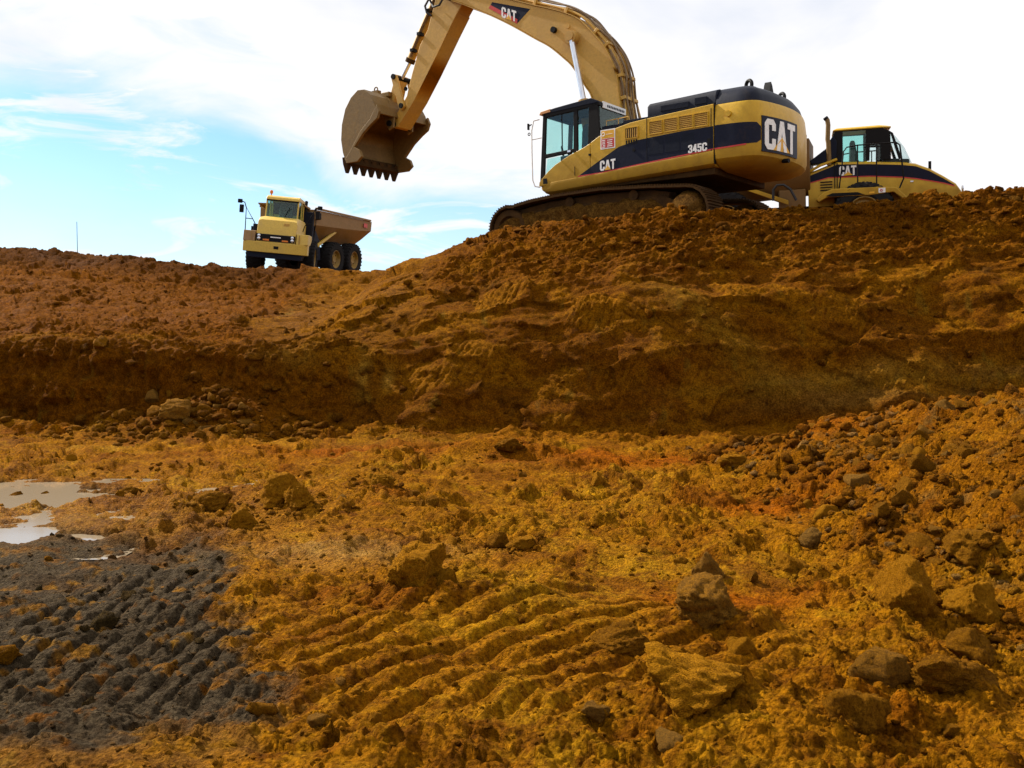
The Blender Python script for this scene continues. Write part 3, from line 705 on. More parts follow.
# door joints
for x in (-1.03, -2.49): MB().box(x-.006, x+.006, 1.465, 1.474, 1.64 if x < -2 else 1.70, 2.60).build('panel_joint', M_trim, EX)
for x0, x1 in ((-1.42,-1.06),(-1.79,-1.46),(-2.12,-1.83)):
    MB().box(x0, x1, 1.468, 1.4745, 1.83, 2.17).build('access_panel', M_black, EX, .004)
MB().cyl((-.72,1.465,1.98),(-.72,1.485,1.98),.035,n=12).build('fuel_cap', M_trim, EX)
MB().cyl((-2.44,1.465,1.86),(-2.44,1.478,1.86),.025,n=10).box(-2.47,-2.41,1.466,1.476,1.90,2.0).build('latch', M_trim, EX)
w = lettering('345C', lambda u,v,n: (-1.985-u, 1.4715+n, 1.755+v+.02*u), .165, .055)[0].build('model_number', M_white, EX)
lg = MB().prism([(.13,1.615),(-.27,1.640),(-.27,1.645),(.13,1.62)], 1.4715, 1.4725).build('side_logo', M_navy, EX)
cat_logo(lambda u,v,n: (.115-u, 1.4725+n, 1.625+v+.035*u), .215, lg, .82)
# grilles
def grille(x0, x1, z0, z1, vertical=False, n=7):
    g = MB().box(x0, x1, 1.462, 1.468, z0, z1).build('grille', M_trim if vertical else M_grille, EX)
    s = MB()
    for i in range(n):
        if vertical:
            x = x0 + (x1-x0)*(i+.5)/n; s.box(x-.012, x+.012, 1.466, 1.480, z0+.01, z1-.01)
        else:
            z = z0 + (z1-z0)*(i+.5)/n; s.prism([(1.466, z-.018),(1.485, z-.024),(1.487, z-.014),(1.466, z+.006)], x0+.01, x1-.01, 'x')
    s.build('louvre', M_boom, g)
    MB().box(x0-.015,x0,1.462,1.49,z0-.015,z1+.015).box(x1,x1+.015,1.462,1.49,z0-.015,z1+.015).box(x0,x1,1.462,1.49,z1,z1+.015).box(x0,x1,1.462,1.49,z0-.015,z0).build('grille_frame', M_yel, g)
for a, c in ((-1.39,-1.10),(-1.74,-1.45),(-2.08,-1.79),(-2.42,-2.13)): grille(a, c, 2.255 - .012*(a+1.1), 2.50 - .02*(a+1.1))
grille(-.82, -.52, 2.24, 2.45, True, 6)
g2 = MB()
for i in range(5): g2.box(-.80+i*.06, -.765+i*.06, 1.467, 1.474, 2.10, 2.20)
g2.build('vent_slots', M_trim, EX)
# warning sign
sg = MB().box(-.265,.10,1.466,1.472,2.085,2.50).build('warning_sign', M_white, EX)
MB().box(-.24,.075,1.471,1.475,2.31,2.475).build('sign_panel', M_tri, sg)
MB().box(-.24,.075,1.471,1.475,2.11,2.30).build('sign_panel', M_red, sg)
s = MB()
for i, (a, c, z) in enumerate(((-.02,.06,2.27),(-.02,.05,2.235),(-.02,.06,2.20),(-.02,.04,2.165),(-.02,.055,2.13),(-.2,-.07,2.265),(-.19,-.07,2.22),(-.2,-.08,2.18),(-.2,-.07,2.14))): s.box(a, c, 1.474, 1.477, z-.009, z+.009)
s.torus((.03,1.476,2.40),(0,1,0),.035,.009,14,5)
s.box(-.2,-.04,1.474,1.477,2.39,2.40); s.build('sign_print', M_white, sg)
# core body and far side
MB().box(-2.5, .12, -1.37, 1.37, 1.45, 2.60).build('engine_housing', M_black, EX)
MB().prism([(-2.54,1.6),(1.1,1.52),(1.1,2.45),(-2.54,2.66)], -1.465, -1.38).build('side_panel', M_yel, EX, .012)
MB().box(.12, 1.05, -1.40, -.55, 1.45, 2.42).build('tank_box', M_yel, EX, .03)
MB().box(-2.50,-.40,-1.30,1.37,2.60,2.655).build('deck_plate', M_black, EX, .005)
# engine hood
hood = [[(x, y, z) for x, y in ((-.98,-1.1),(-.98,1.36),(-2.56,1.36),(-2.56,-1.1))] for z in (2.62,2.86)]
hood.append([(-1.00,-1.05,2.93),(-1.00,1.30,2.93),(-2.56,1.30,2.985),(-2.56,-1.05,2.985)]); hood.append([(-1.06,-.95,2.96),(-1.06,1.15,2.96),(-2.56,1.15,3.03),(-2.56,-.95,3.03)])
H = MB().loft(hood).build('engine_hood', M_black, EX, .03)
MB().box(-1.95,-1.30,1.358,1.372,2.72,2.84).box(-2.35,-2.08,1.358,1.372,2.74,2.88).build('hood_panel', M_black, H, .006)
MB().cyl((-1.9,-.5,2.95),(-1.9,-.5,3.12),.08,n=14).build('exhaust_pipe', M_trim, EX)
# counterweight
def plan(ins, n=15):
    Rr = 3.69 - ins; yw = 1.46 - ins*.9; pts = [(-2.56, yw), (-2.95, yw)]
    a0 = math.asin((yw-.28)/Rr); 
    for i in range(1, 6):
        t = i/6; p0 = (-2.95, yw); p1 = (-3.42+ins*.5, yw); p2 = (-Rr*math.cos(a0), yw-.28)
        pts.append(((1-t)**2*p0[0]+2*t*(1-t)*p1[0]+t*t*p2[0], (1-t)**2*p0[1]+2*t*(1-t)*p1[1]+t*t*p2[1]))
    for i in range(n):
        a = a0 - 2*a0*i/(n-1); pts.append((-Rr*math.cos(a), Rr*math.sin(a)))
    return pts + [(x, -y) for x, y in reversed(pts[:7])]
cw = MB().loft([[(x, y, z) for x, y in plan(i)] for z, i in ((1.38,.62),(1.42,.34),(1.50,.12),(1.58,.03),(1.70,0),(2.30,.0),(2.60,.035),(2.665,.06))]).build('counterweight', M_yel, EX, .01)
MB().loft([[(x, y, z) for x, y in plan(i)] for z, i in ((2.665,.075),(2.80,.12),(2.93,.22),(3.02,.38),(3.05,.62))]).build('counterweight_cover', M_black, EX, .008)
MB().box(-2.565,-2.55,1.40,1.462,1.48,2.70).build('seam', M_trim, cw)
# dark band wrapping the corner of the weight
def plan_at(yfrom, z0, z1, out, name, mat, i0, i1, ztop=None):
    pl = plan(-out)[i0:i1]; pi = plan(.03)[i0:i1]; n = len(pl)
    vs = [(x,y,z0(i/(n-1))) for i,(x,y) in enumerate(pl)] + [(x,y,z1(i/(n-1))) for i,(x,y) in enumerate(pl)] + [(x,y,z1(i/(n-1))) for i,(x,y) in enumerate(pi)] + [(x,y,z0(i/(n-1))) for i,(x,y) in enumerate(pi)]
    fs = []
    for i in range(n-1):
        for k in range(4): fs.append((k*n+i, k*n+i+1, ((k+1)%4)*n+i+1, ((k+1)%4)*n+i))
    fs += [(0,n,2*n,3*n), (n-1,4*n-1,3*n-1,2*n-1)]
    return MB().add(vs, fs).build(name, mat, cw)
plan_at(0, lambda t: 1.795+.03*t if t < .9 else 1.88, lambda t: 2.245-.03*t if t < .9 else 2.14, .006, 'black_band', M_navy, 0, 7)
plan_at(0, lambda t: 1.765+.02*t, lambda t: 1.793+.02*t, .007, 'red_stripe', M_red, 0, 4)
RC = 3.702
def arc(u, v, n): 
    a = math.asin(1.26/RC) - u/RC
    return (-(RC+n)*math.cos(a), (RC+n)*math.sin(a), 1.655 + v)
pm = MB(); N = 10
vs = [arc(1.34*i/N, v, n) for v, n in ((0,.0),(.70,.0),(.70,-.06),(0,-.06)) for i in range(N+1)]
pm.add(vs, [(k*(N+1)+i, k*(N+1)+i+1, ((k+1)%4)*(N+1)+i+1, ((k+1)%4)*(N+1)+i) for k in range(4) for i in range(N)] + [(0,N+1,2*N+2,3*N+3),(N,2*N+1,3*N+2,4*N+3)])
lp = pm.build('rear_logo_panel', M_navy, cw)
def arct(u, v, n): return arc(u+.07, v+.05, n+.003)
lmb, lw = lettering('CAT', arct, .60, .05, .008, .86); lmb.build('lettering', M_white, cw)
cx = (.66*.86+.05+.37*.86)*.60
tp = [(cx-.31,.0),(cx+.31,.0),(cx,.28)]
MB().add([arct(u,v,.011) for u,v in tp]+[arct(u,v,-.02) for u,v in tp], [(0,1,2),(5,4,3),(0,1,4,3),(1,2,5,4),(2,0,3,5)]).build('triangle', M_tri, cw)
MB().cyl((-2.86,1.44,2.44),(-2.86,1.485,2.44),.06,n=14).build('lifting_boss', M_yel, cw)
MB().cyl((-3.60,.48,1.55),(-3.74,.50,1.54),.045,n=12).build('tow_hole', M_trim, cw)
for y, z in ((.58, 3.16), (-1.22, 3.24)): MB().torus((-2.92, y, z),(.5,.86,0),.095,.038,20,8).box(-3.00,-2.84,y-.04,y+.04,2.90,z-.06).build('lifting_eye', M_trim, cw)
MB().prism([(-.14,2.95),(.14,2.95),(.07,3.18),(.02,3.27),(-.05,3.2),(-.12,3.06)], -3.04, -2.90, 'x').build('rain_cap', M_trim, cw, M=Matrix.Translation((0,-.33,.12)))
# ---- cab
Y0, Y1 = .28, 1.42
cf = MB()
for a, c in ((Y1-.055, Y1), (Y0, Y0+.055)):
    cf.prism([(1.74,1.53),(1.64,3.06),(1.55,3.06),(1.61,1.80),(1.63,1.55)], a, c)                 # front pillar
    cf.prism([(1.64,3.06),(1.62,3.12),(.37,3.225),(.22,3.16),(.22,3.06),(1.55,2.985)], a, c)      # roof rail
    cf.prism([(.42,3.10),(.20,3.14),(.14,2.40),(.14,2.30),(.46,2.20)], a, c)                      # rear pillar
    cf.prism([(.82,3.06),(.72,3.06),(.72,2.10),(.84,2.06)], a, c)                                 # middle pillar
    cf.prism([(1.61,2.08),(1.60,2.17),(.80,2.21),(.80,2.13)], a, c)                               # rail under the window
cf.box(1.58,1.64,Y0,Y1,3.00,3.08).box(1.66,1.74,Y0,Y1,1.50,1.60).box(.16,.24,Y0,Y1,3.06,3.14).box(.14,.2,Y0,Y1,2.25,2.36)
cab = cf.build('cab', M_trim, EX, .012)
MB().prism([(1.66,3.06),(1.62,3.13),(1.30,3.17),(.37,3.245),(.20,3.17),(.20,3.12)], Y0-.01, Y1+.01).build('roof', M_black, cab, .015)
MB().prism([(1.74,3.06),(1.70,3.13),(1.44,3.165),(1.42,3.09)], .55, Y1+.012).build('roof_visor', M_orangecap, cab, .01)
MB().prism([(.375,1.50),(1.72,1.50),(1.66,1.62),(.9,2.0),(.375,2.2)], Y0, Y0+.06).build('cab_right_panel', M_yel, cab)
MB().box(.2,1.70,Y0,Y1-.06,1.44,1.50).build('cab_floor', M_trim, cab)
MB().prism([(.62,1.5),(1.1,1.5),(1.12,1.85),(.85,1.9),(.82,2.62),(.78,2.78),(.62,2.8),(.58,2.0)], .62, 1.10).build('seat', M_seat, cab, .04)
MB().box(.9,1.3,1.12,1.24,1.5,2.12).box(.9,1.3,.42,.54,1.5,2.12).cyl((1.25,1.18,2.1),(1.30,1.18,2.36),.025).build('console', M_seat, cab, .02)
MB().prism([(1.55,2.06),(.90,2.10),(.85,2.08),(1.29,1.90),(1.59,1.73)], Y1-.035, Y1-.028).build('lower_window', M_glass, cab)
MB().prism([(1.56,2.98),(.82,3.04),(.82,2.2),(1.60,2.17)], Y1-.035, Y1-.028).build('side_window', M_glass, cab)
MB().box(1.14,1.155,Y1-.05,Y1-.02,2.18,3.0).build('window_bar', M_trim, cab)
MB().prism([(.72,3.04),(.42,3.06),(.45,2.2),(.72,2.12)], Y1-.035, Y1-.028).build('side_window', M_glass, cab)
MB().prism([(1.56,2.98),(.42,3.06),(.45,2.2),(1.60,1.75)], Y0+.02, Y0+.027).build('side_window', M_glass, cab)
MB().prism([(Y0+.05,1.6),(Y1-.05,1.6),(Y1-.05,3.02),(Y0+.05,3.02)], 1.655, 1.662, 'x').build('windscreen', M_glassf, cab)
MB().prism([(Y0+.05,2.36),(Y1-.05,2.36),(Y1-.05,3.06),(Y0+.05,3.06)], .175, .182, 'x').build('rear_window', M_glass, cab)
MB().prism([(Y0,3.03),(Y1-.15,3.03),(Y1-.15,3.17),(Y0,3.17)], .145, .172, 'x').build('rear_roof_strip', M_white, cab, .004)
s = MB()
for i in range(11): s.box(.138,.146, .36+i*.07, .40+i*.07, 3.07, 3.12)
s.build('strip_print', M_navy, cab)
MB().box(.9,.98,Y1-.012,Y1+.02,2.14,2.18).build('door_grip', M_chrome, cab)
# mirror and grab rail in front of the cab
MB().tube([(1.68,1.5,2.95),(1.80,1.56,2.92),(1.84,1.58,2.7),(1.84,1.58,2.2),(1.84,1.56,1.6),(1.80,1.53,1.46),(1.70,1.46,1.44)], .016).tube([(1.84,1.58,2.5),(1.67,1.43,2.55)], .012).build('grab_rail', M_white, EX)
MB().prism([(1.60,2.72),(1.66,2.72),(1.66,2.86),(1.60,2.86)], 1.88, 1.91, 'x').tube([(1.84,1.58,2.85),(1.89,1.62,2.80)], .014).torus((1.87,1.64,2.62),(0,1,0),.03,.012,10,5).build('mirror', M_trim, EX, .01)
# handrails on the deck behind the cab
MB().tube([(.05,1.30,2.42),(.05,1.30,2.72),(-.50,1.30,2.74),(-.55,1.30,2.58)], .011).tube([(-.25,1.30,2.5),(-.25,1.30,2.73)], .010).build('handrail', M_boom, EX)
# ---- boom
BY0, BY1 = -.45, .21
low_ = [(.62,1.75),(.78,2.6),(1.06,3.56),(1.25,3.88),(1.59,4.38),(1.83,4.62),(2.23,4.96),(2.64,5.22),(3.26,5.62),(3.78,5.93),(4.33,6.23),(4.9,6.52),(5.25,6.68)]
top_ = [(5.35,6.80),(5.32,6.95),(5.2,7.02),(4.4,6.72),(3.9,6.53),(3.35,6.29),(2.72,6.03),(2.22,5.84),(1.83,5.67),(1.43,5.44),(1.05,5.05),(.77,4.71),(.59,4.40),(.43,3.98),(.36,3.46),(.24,2.6),(.18,1.75)]
def sm2(pts, k=4):
    P_ = [Vector(p) for p in pts]; out = []
    for i in range(len(P_)-1):
        a, b_, c_, d_ = P_[max(i-1,0)], P_[i], P_[i+1], P_[min(i+2,len(P_)-1)]
        for j in range(k):
            t = j/k; q = .5*((2*b_)+(c_-a)*t+(2*a-5*b_+4*c_-d_)*t*t+(3*b_-a-3*c_+d_)*t**3); out.append((q.x, q.y))
    return out + [tuple(P_[-1])]
boom = MB().prism(sm2(low_) + sm2(top_[2:]), BY0+.03, BY1-.0).build('boom', M_boom, EX, .02)
# flanges along both edges
def flange(pts, y0, y1, th, name):
    mb = MB(); out = []
    for i, p in enumerate(pts):
        a = pts[max(i-1,0)]; c = pts[min(i+1,len(pts)-1)]; l = math.hypot(c[0]-a[0], c[1]-a[1]); out.append((p[0]+(c[1]-a[1])/l*th, p[1]-(c[0]-a[0])/l*th))
    for i in range(len(pts)-1):
        q = [pts[i], pts[i+1], out[i+1], out[i]]
        mb.prism(q, y0, y1)
    return mb.build(name, M_boom, boom)
flange(sm2(top_[2:]), BY0, BY1+.03, .02, 'top_plate'); flange(sm2(low_), BY0, BY1+.03, .02, 'bottom_plate')
MB().cyl((2.10,BY1-.02,5.32),(2.10,BY1+.09,5.32),.07,n=16).build('pin_boss', M_trim, boom)
MB().cyl((1.55,BY1-.02,5.02),(1.55,BY1+.20,5.02),.15,n=20).build('cylinder_pin', M_boom, boom)
MB().cyl((1.72,BY1-.02,5.34),(1.72,BY1+.02,5.34),.05,n=12).build('pin_boss', M_boom, boom)
lgb = MB().prism([(4.06,6.24),(3.95,6.36),(2.80,5.96),(3.20,5.69)], BY1, BY1+.004).build('boom_logo', M_navy, boom)
MB().prism([(4.06,6.235),(4.00,6.30),(3.18,5.79),(3.20,5.685)], BY1+.003, BY1+.006).build('red_stripe', M_red, lgb)
def bl(u, v, n):
    c, s_ = math.cos(R(24.0)), math.sin(R(24.0)); return (3.66 - u*c - v*s_*-.0 - v*.0, BY1+.005+n, 5.93 - u*s_ + v*1.0)
cat_logo(bl, .26, lgb, .86)
# hoses and pipes along the back of the boom
def along(off, y, i0=0, i1=99, wig=0, seed=0):
    rng = random.Random(seed); pts = top_[2:][i0:i1]; out = []
    for i, p in enumerate(pts):
        a = pts[max(i-1,0)]; c = pts[min(i+1,len(pts)-1)]; l = math.hypot(c[0]-a[0], c[1]-a[1])
        o = off + wig*rng.uniform(-.5, 1)
        out.append(Vector((p[0]+(c[1]-a[1])/l*o, y + wig*rng.uniform(-.4,.4), p[1]-(c[0]-a[0])/l*o)))
    fine = []
    for k in range(len(out)-1):
        p0 = out[max(k-1,0)]; p1 = out[k]; p2 = out[k+1]; p3 = out[min(k+2,len(out)-1)]
        for j in range(4):
            t = j/4; fine.append(.5*((2*p1)+(p2-p0)*t+(2*p0-5*p1+4*p2-p3)*t*t+(3*p1-p0-3*p2+p3)*t**3))
    return fine + [out[-1]]
# outward normal of the top edge (runs tip -> foot) is +, so offsets are negative of the flange direction
for k, (off, y, wg, r, mt) in enumerate(((.09,.14,.0,.028,M_boom),(.09,.06,.0,.028,M_boom),(.09,-.30,.0,.028,M_boom),(.16,.10,.05,.024,M_hose),(.15,-.05,.07,.022,M_hose),(.20,-.15,.08,.022,M_hose),(.13,-.38,.06,.022,M_hose),(.07,-.2,.02,.03,M_boom))):
    MB().tube(along(off, y, wig=wg, seed=k+3), r, 6).build('hydraulic_hose' if mt is M_hose else 'hydraulic_pipe', mt, boom)
for j in (3, 4, 6, 8, 9, 11, 12):
    p = top_[2:][j]; q = top_[2:][j+1]; l = math.hypot(q[0]-p[0], q[1]-p[1]); nx, nz = (q[1]-p[1])/l, -(q[0]-p[0])/l; tx, tz = (q[0]-p[0])/l, (q[1]-p[1])/l
    m_ = [(p[0]+nx*a+tx*bb, p[1]+nz*a+tz*bb) for a, bb in ((.0,-.04),(.15,-.04),(.15,.04),(0,.04))]
    MB().prism(m_, -.42, .19).build('hose_clamp', M_boom, boom, .01)
# bright loop hose behind
MB().tube([(.55,-.38,4.55),(.40,-.40,4.1),(.30,-.42,3.6),(.18,-.45,3.1),(-.05,-.48,2.75),(-.25,-.5,2.62)], .026).build('hydraulic_hose', M_boom, boom)
MB().tube([(.62,.16,4.62),(.40,.16,4.2),(.28,.16,3.7),(.24,.14,3.1),(.12,.12,2.7)], .026).build('hydraulic_hose', M_hose, boom)
MB().box(-.02,.18,-.5,.3,2.4,2.62).build('boom_foot_bracket', M_boom, EX, .02)
# boom lift cylinders
for y in (.36, -.60):
    MB().cyl((1.55,y,5.02),(1.20,y,3.45),.062,n=18).build('cylinder_rod', M_chrome, EX)
    MB().cyl((1.56,y-.08,5.04),(1.56,y+.08,5.04),.11,n=18).build('rod_eye', M_boom, EX)
    MB().cyl((1.22,y,3.52),(.92,y,1.75),.125,n=20).build('boom_cylinder', M_boom, EX)
# ---- stick
SY0, SY1 = -.36, .13
stick_pts = [(5.30,7.75),(5.62,7.45),(5.96,6.62),(6.15,6.12),(6.43,5.77),(6.73,5.06),(6.92,4.53),(7.42,3.98),(7.47,3.84),(7.38,3.74),(7.24,3.76),(6.64,4.38),(6.16,4.98),(5.82,5.44),(5.49,5.89),(5.13,6.36),(4.70,6.86),(4.66,7.1),(4.9,7.5)]
stick = MB().prism(stick_pts, SY0, SY1).build('stick', M_boom, EX, .025)
flange(stick_pts[10:16], SY0-.0, SY1+.025, -.015, 'stick_bottom_plate').parent = stick
MB().cyl((5.30,-.5,6.85),(5.30,.27,6.85),.16,n=20).build('stick_pin', M_trim, stick)
MB().cyl((6.93,SY1,4.72),(6.93,SY1+.03,4.72),.055,n=12).build('pin_boss', M_trim, stick)
MB().cyl((5.66,-.06,7.42),(6.93,-.06,5.50),.11,n=20).build('bucket_cylinder', M_boom, stick)
MB().cyl((6.90,-.06,5.55),(6.96,-.06,5.45),.13,n=20).build('cylinder_gland', M_mud, stick)
MB().cyl((6.94,-.06,5.48),(7.25,-.06,5.08),.055,n=16).build('cylinder_rod', M_chrome, stick)
for sgy in (.06, .11):
    MB().tube([(5.72,sgy,7.3),(6.02,sgy,6.72),(6.38,sgy,6.22),(6.66,sgy,5.78),(6.80,sgy,5.55)], .022).build('hydraulic_pipe', M_hose, stick)
for (x, z) in ((6.12,6.62),(6.45,6.08),(6.70,5.70)): MB().box(x-.05,x+.05,-.02,.16,z-.04,z+.04).build('pipe_clamp', M_trim, stick)
MB().tube([(5.75,.2,6.9),(6.02,.22,6.85),(6.16,.2,6.72),(6.12,.18,6.55),(5.98,.16,6.45)], .03).tube([(5.4,.2,6.95),(5.62,.26,6.62),(5.85,.24,6.62),(6.0,.18,6.85)], .028).build('hydraulic_hose', M_hoseblk, stick)
# linkage
for y0, y1 in ((-.46,-.38),(.15,.23)):
    MB().prism([(7.20,5.12),(7.30,5.16),(7.38,5.07),(7.12,4.22),(7.02,4.16),(6.92,4.25)], y0, y1).build('idler_link', M_boom, EX, .012)
MB().prism([(7.22,5.14),(7.32,5.18),(7.42,5.08),(7.70,4.36),(7.66,4.20),(7.52,4.22)], -.30, .06).build('power_link', M_boom, EX, .02)
for x, z in ((7.28,5.08),(7.02,4.27)): MB().cyl((x,-.50,z),(x,.27,z),.07,n=16).build('link_pin', M_trim, EX)
# ---- bucket
prof = [(8.40,2.86),(8.50,3.10),(8.56,3.45),(8.52,3.85),(8.38,4.25),(8.16,4.52),(7.90,4.68),(7.66,4.66),(7.46,4.50),(7.30,4.25),(7.22,4.00)]
inn = []
for i, p in enumerate(prof):
    a = prof[max(i-1,0)]; c = prof[min(i+1,len(prof)-1)]; l = math.hypot(c[0]-a[0], c[1]-a[1]); inn.append((p[0]-(c[1]-a[1])/l*.045, p[1]+(c[0]-a[0])/l*.045))
BW = .98; BC = -.05
bk = MB()
for i in range(len(prof)-1): bk.prism([prof[i], prof[i+1], inn[i+1], inn[i]], BC-BW, BC+BW)
bucket = bk.build('bucket', M_bucket, EX)
sidep = prof + [(7.24,3.86),(7.42,3.74),(7.70,3.56),(8.02,3.26),(8.22,2.98)]
for y0, y1 in ((BC+BW-.01, BC+BW+.04), (BC-BW-.04, BC-BW+.01)):
    MB().prism(sidep, y0, y1).build('side_plate', M_bucket, bucket, .008)
    MB().prism([(7.20,4.20),(7.12,4.02),(7.2,3.84),(7.42,3.72),(7.72,3.52),(8.05,3.20),(7.86,3.10),(7.78,2.92),(7.95,2.80),(8.36,2.80),(8.40,2.90),(8.2,3.12),(7.8,3.6),(7.45,3.86)], y0-.02, y1+.02).build('side_cutter', M_bucket, bucket, .01)
MB().prism([(8.50,3.02),(8.36,2.76),(8.28,2.80),(8.40,3.04)], BC-BW, BC+BW).build('cutting_edge', M_mud, bucket, .008)
tooth = MB().loft([[(8.32,-.085,2.98),(8.54,-.085,2.98),(8.54,.085,2.98),(8.32,.085,2.98)],[(8.33,-.08,2.80),(8.52,-.08,2.80),(8.52,.08,2.80),(8.33,.08,2.80)],[(8.37,-.07,2.72),(8.50,-.07,2.72),(8.50,.07,2.72),(8.37,.07,2.72)],[(8.43,-.045,2.56),(8.47,-.045,2.56),(8.47,.045,2.56),(8.43,.045,2.56)]]).mesh('bucket_tooth')
tooth.materials.append(M_mud)
for i in range(7):
    o = bpy.data.objects.new('bucket_tooth', tooth); COL.objects.link(o); o.parent = bucket; o.location = (0, BC-.92+1.84*i/6, 0)
for y0, y1 in ((-.50,-.44),(.24,.30)):
    MB().prism([(7.22,4.05),(7.26,3.72),(7.42,3.66),(7.52,3.80),(7.62,4.05),(7.80,4.30),(7.75,4.62),(7.58,4.62),(7.40,4.46)], y0, y1).build('bucket_ear', M_bucket, bucket, .012)
MB().box(7.50,8.05,-.42,.20,4.60,4.74).build('bucket_top_rib', M_bucket, bucket, .03)
MB().torus((7.82,.35,4.80),(0,1,0),.06,.018,14,6).box(7.70,7.92,.28,.42,4.62,4.76).build('lifting_ring', M_bucket, bucket)
for x, z in ((7.38,3.84),(7.60,4.28)): MB().cyl((x,-.56,z),(x,.36,z),.075,n=16).build('bucket_pin', M_trim, bucket)

# ================================================================== DUMP TRUCKS
def wheel(parent, c, r, w, side, name='wheel', M=None, n=26):
    """tyre with lugs, dished rim and hub; side = +1/-1 outward along y"""
    c = Vector(c); 
    t = MB().lathe([(r*.52,-w*.42),(r*.60,-w*.5),(r*.88,-w*.5),(r*.97,-w*.40),(r,-w*.2),(r,w*.2),(r*.97,w*.40),(r*.88,w*.5),(r*.60,w*.5),(r*.52,w*.42)], c, (0,1,0), 40, cap=False)
    o = t.build(name, M_tyre, parent, M=M)
    lug = MB()
    for k in range(n):
        for sg, off in ((1, 0), (-1, .5)):
            a = 2*math.pi*(k+off)/n; ca, sa = math.cos(a), math.sin(a); tx, tz = -sa, ca
            def P(rr, tt, yy): return (c.x+ca*rr+tx*tt, c.y+yy, c.z+sa*rr+tz*tt)
            y0, y1 = sg*w*.02, sg*w*.52; s0 = .0; s1 = r*.09
            vs = [P(r*.97,s0-.035,y0),P(r*.97,s0+.035,y0),P(r*.90,s1+.04,y1),P(r*.90,s1-.04,y1),P(r*1.035,s0-.028,y0),P(r*1.035,s0+.028,y0),P(r*.99,s1+.03,y1*.93),P(r*.99,s1-.03,y1*.93)]
            lug.add(vs, [(0,3,2,1),(4,5,6,7),(0,1,5,4),(1,2,6,5),(2,3,7,6),(3,0,4,7)])
    lug.build('tyre_tread', M_tyre, o, M=M)
    y = side*w
    p = [(.10*r,.26),(.2*r,.28),(.22*r,.2),(.40*r,.16),(.46*r,.28),(.50*r,.43),(.56*r,.43),(.545*r,.2)]
    pr = [(a, side*b*w) for a, b in p]
    MB().lathe([(0.01, pr[0][1])]+pr, c, (0,1,0), 32).build('rim', M_rim, o, M=M)
    hb = MB()
    for k in range(8):
        a = 2*math.pi*k/8; hb.cyl((c.x+.31*r*math.cos(a), c.y+side*w*.15, c.z+.31*r*math.sin(a)), (c.x+.31*r*math.cos(a), c.y+side*w*.22, c.z+.31*r*math.sin(a)), .03, n=6)
    hb.build('wheel_nuts', M_trim, o, M=M)
    return o

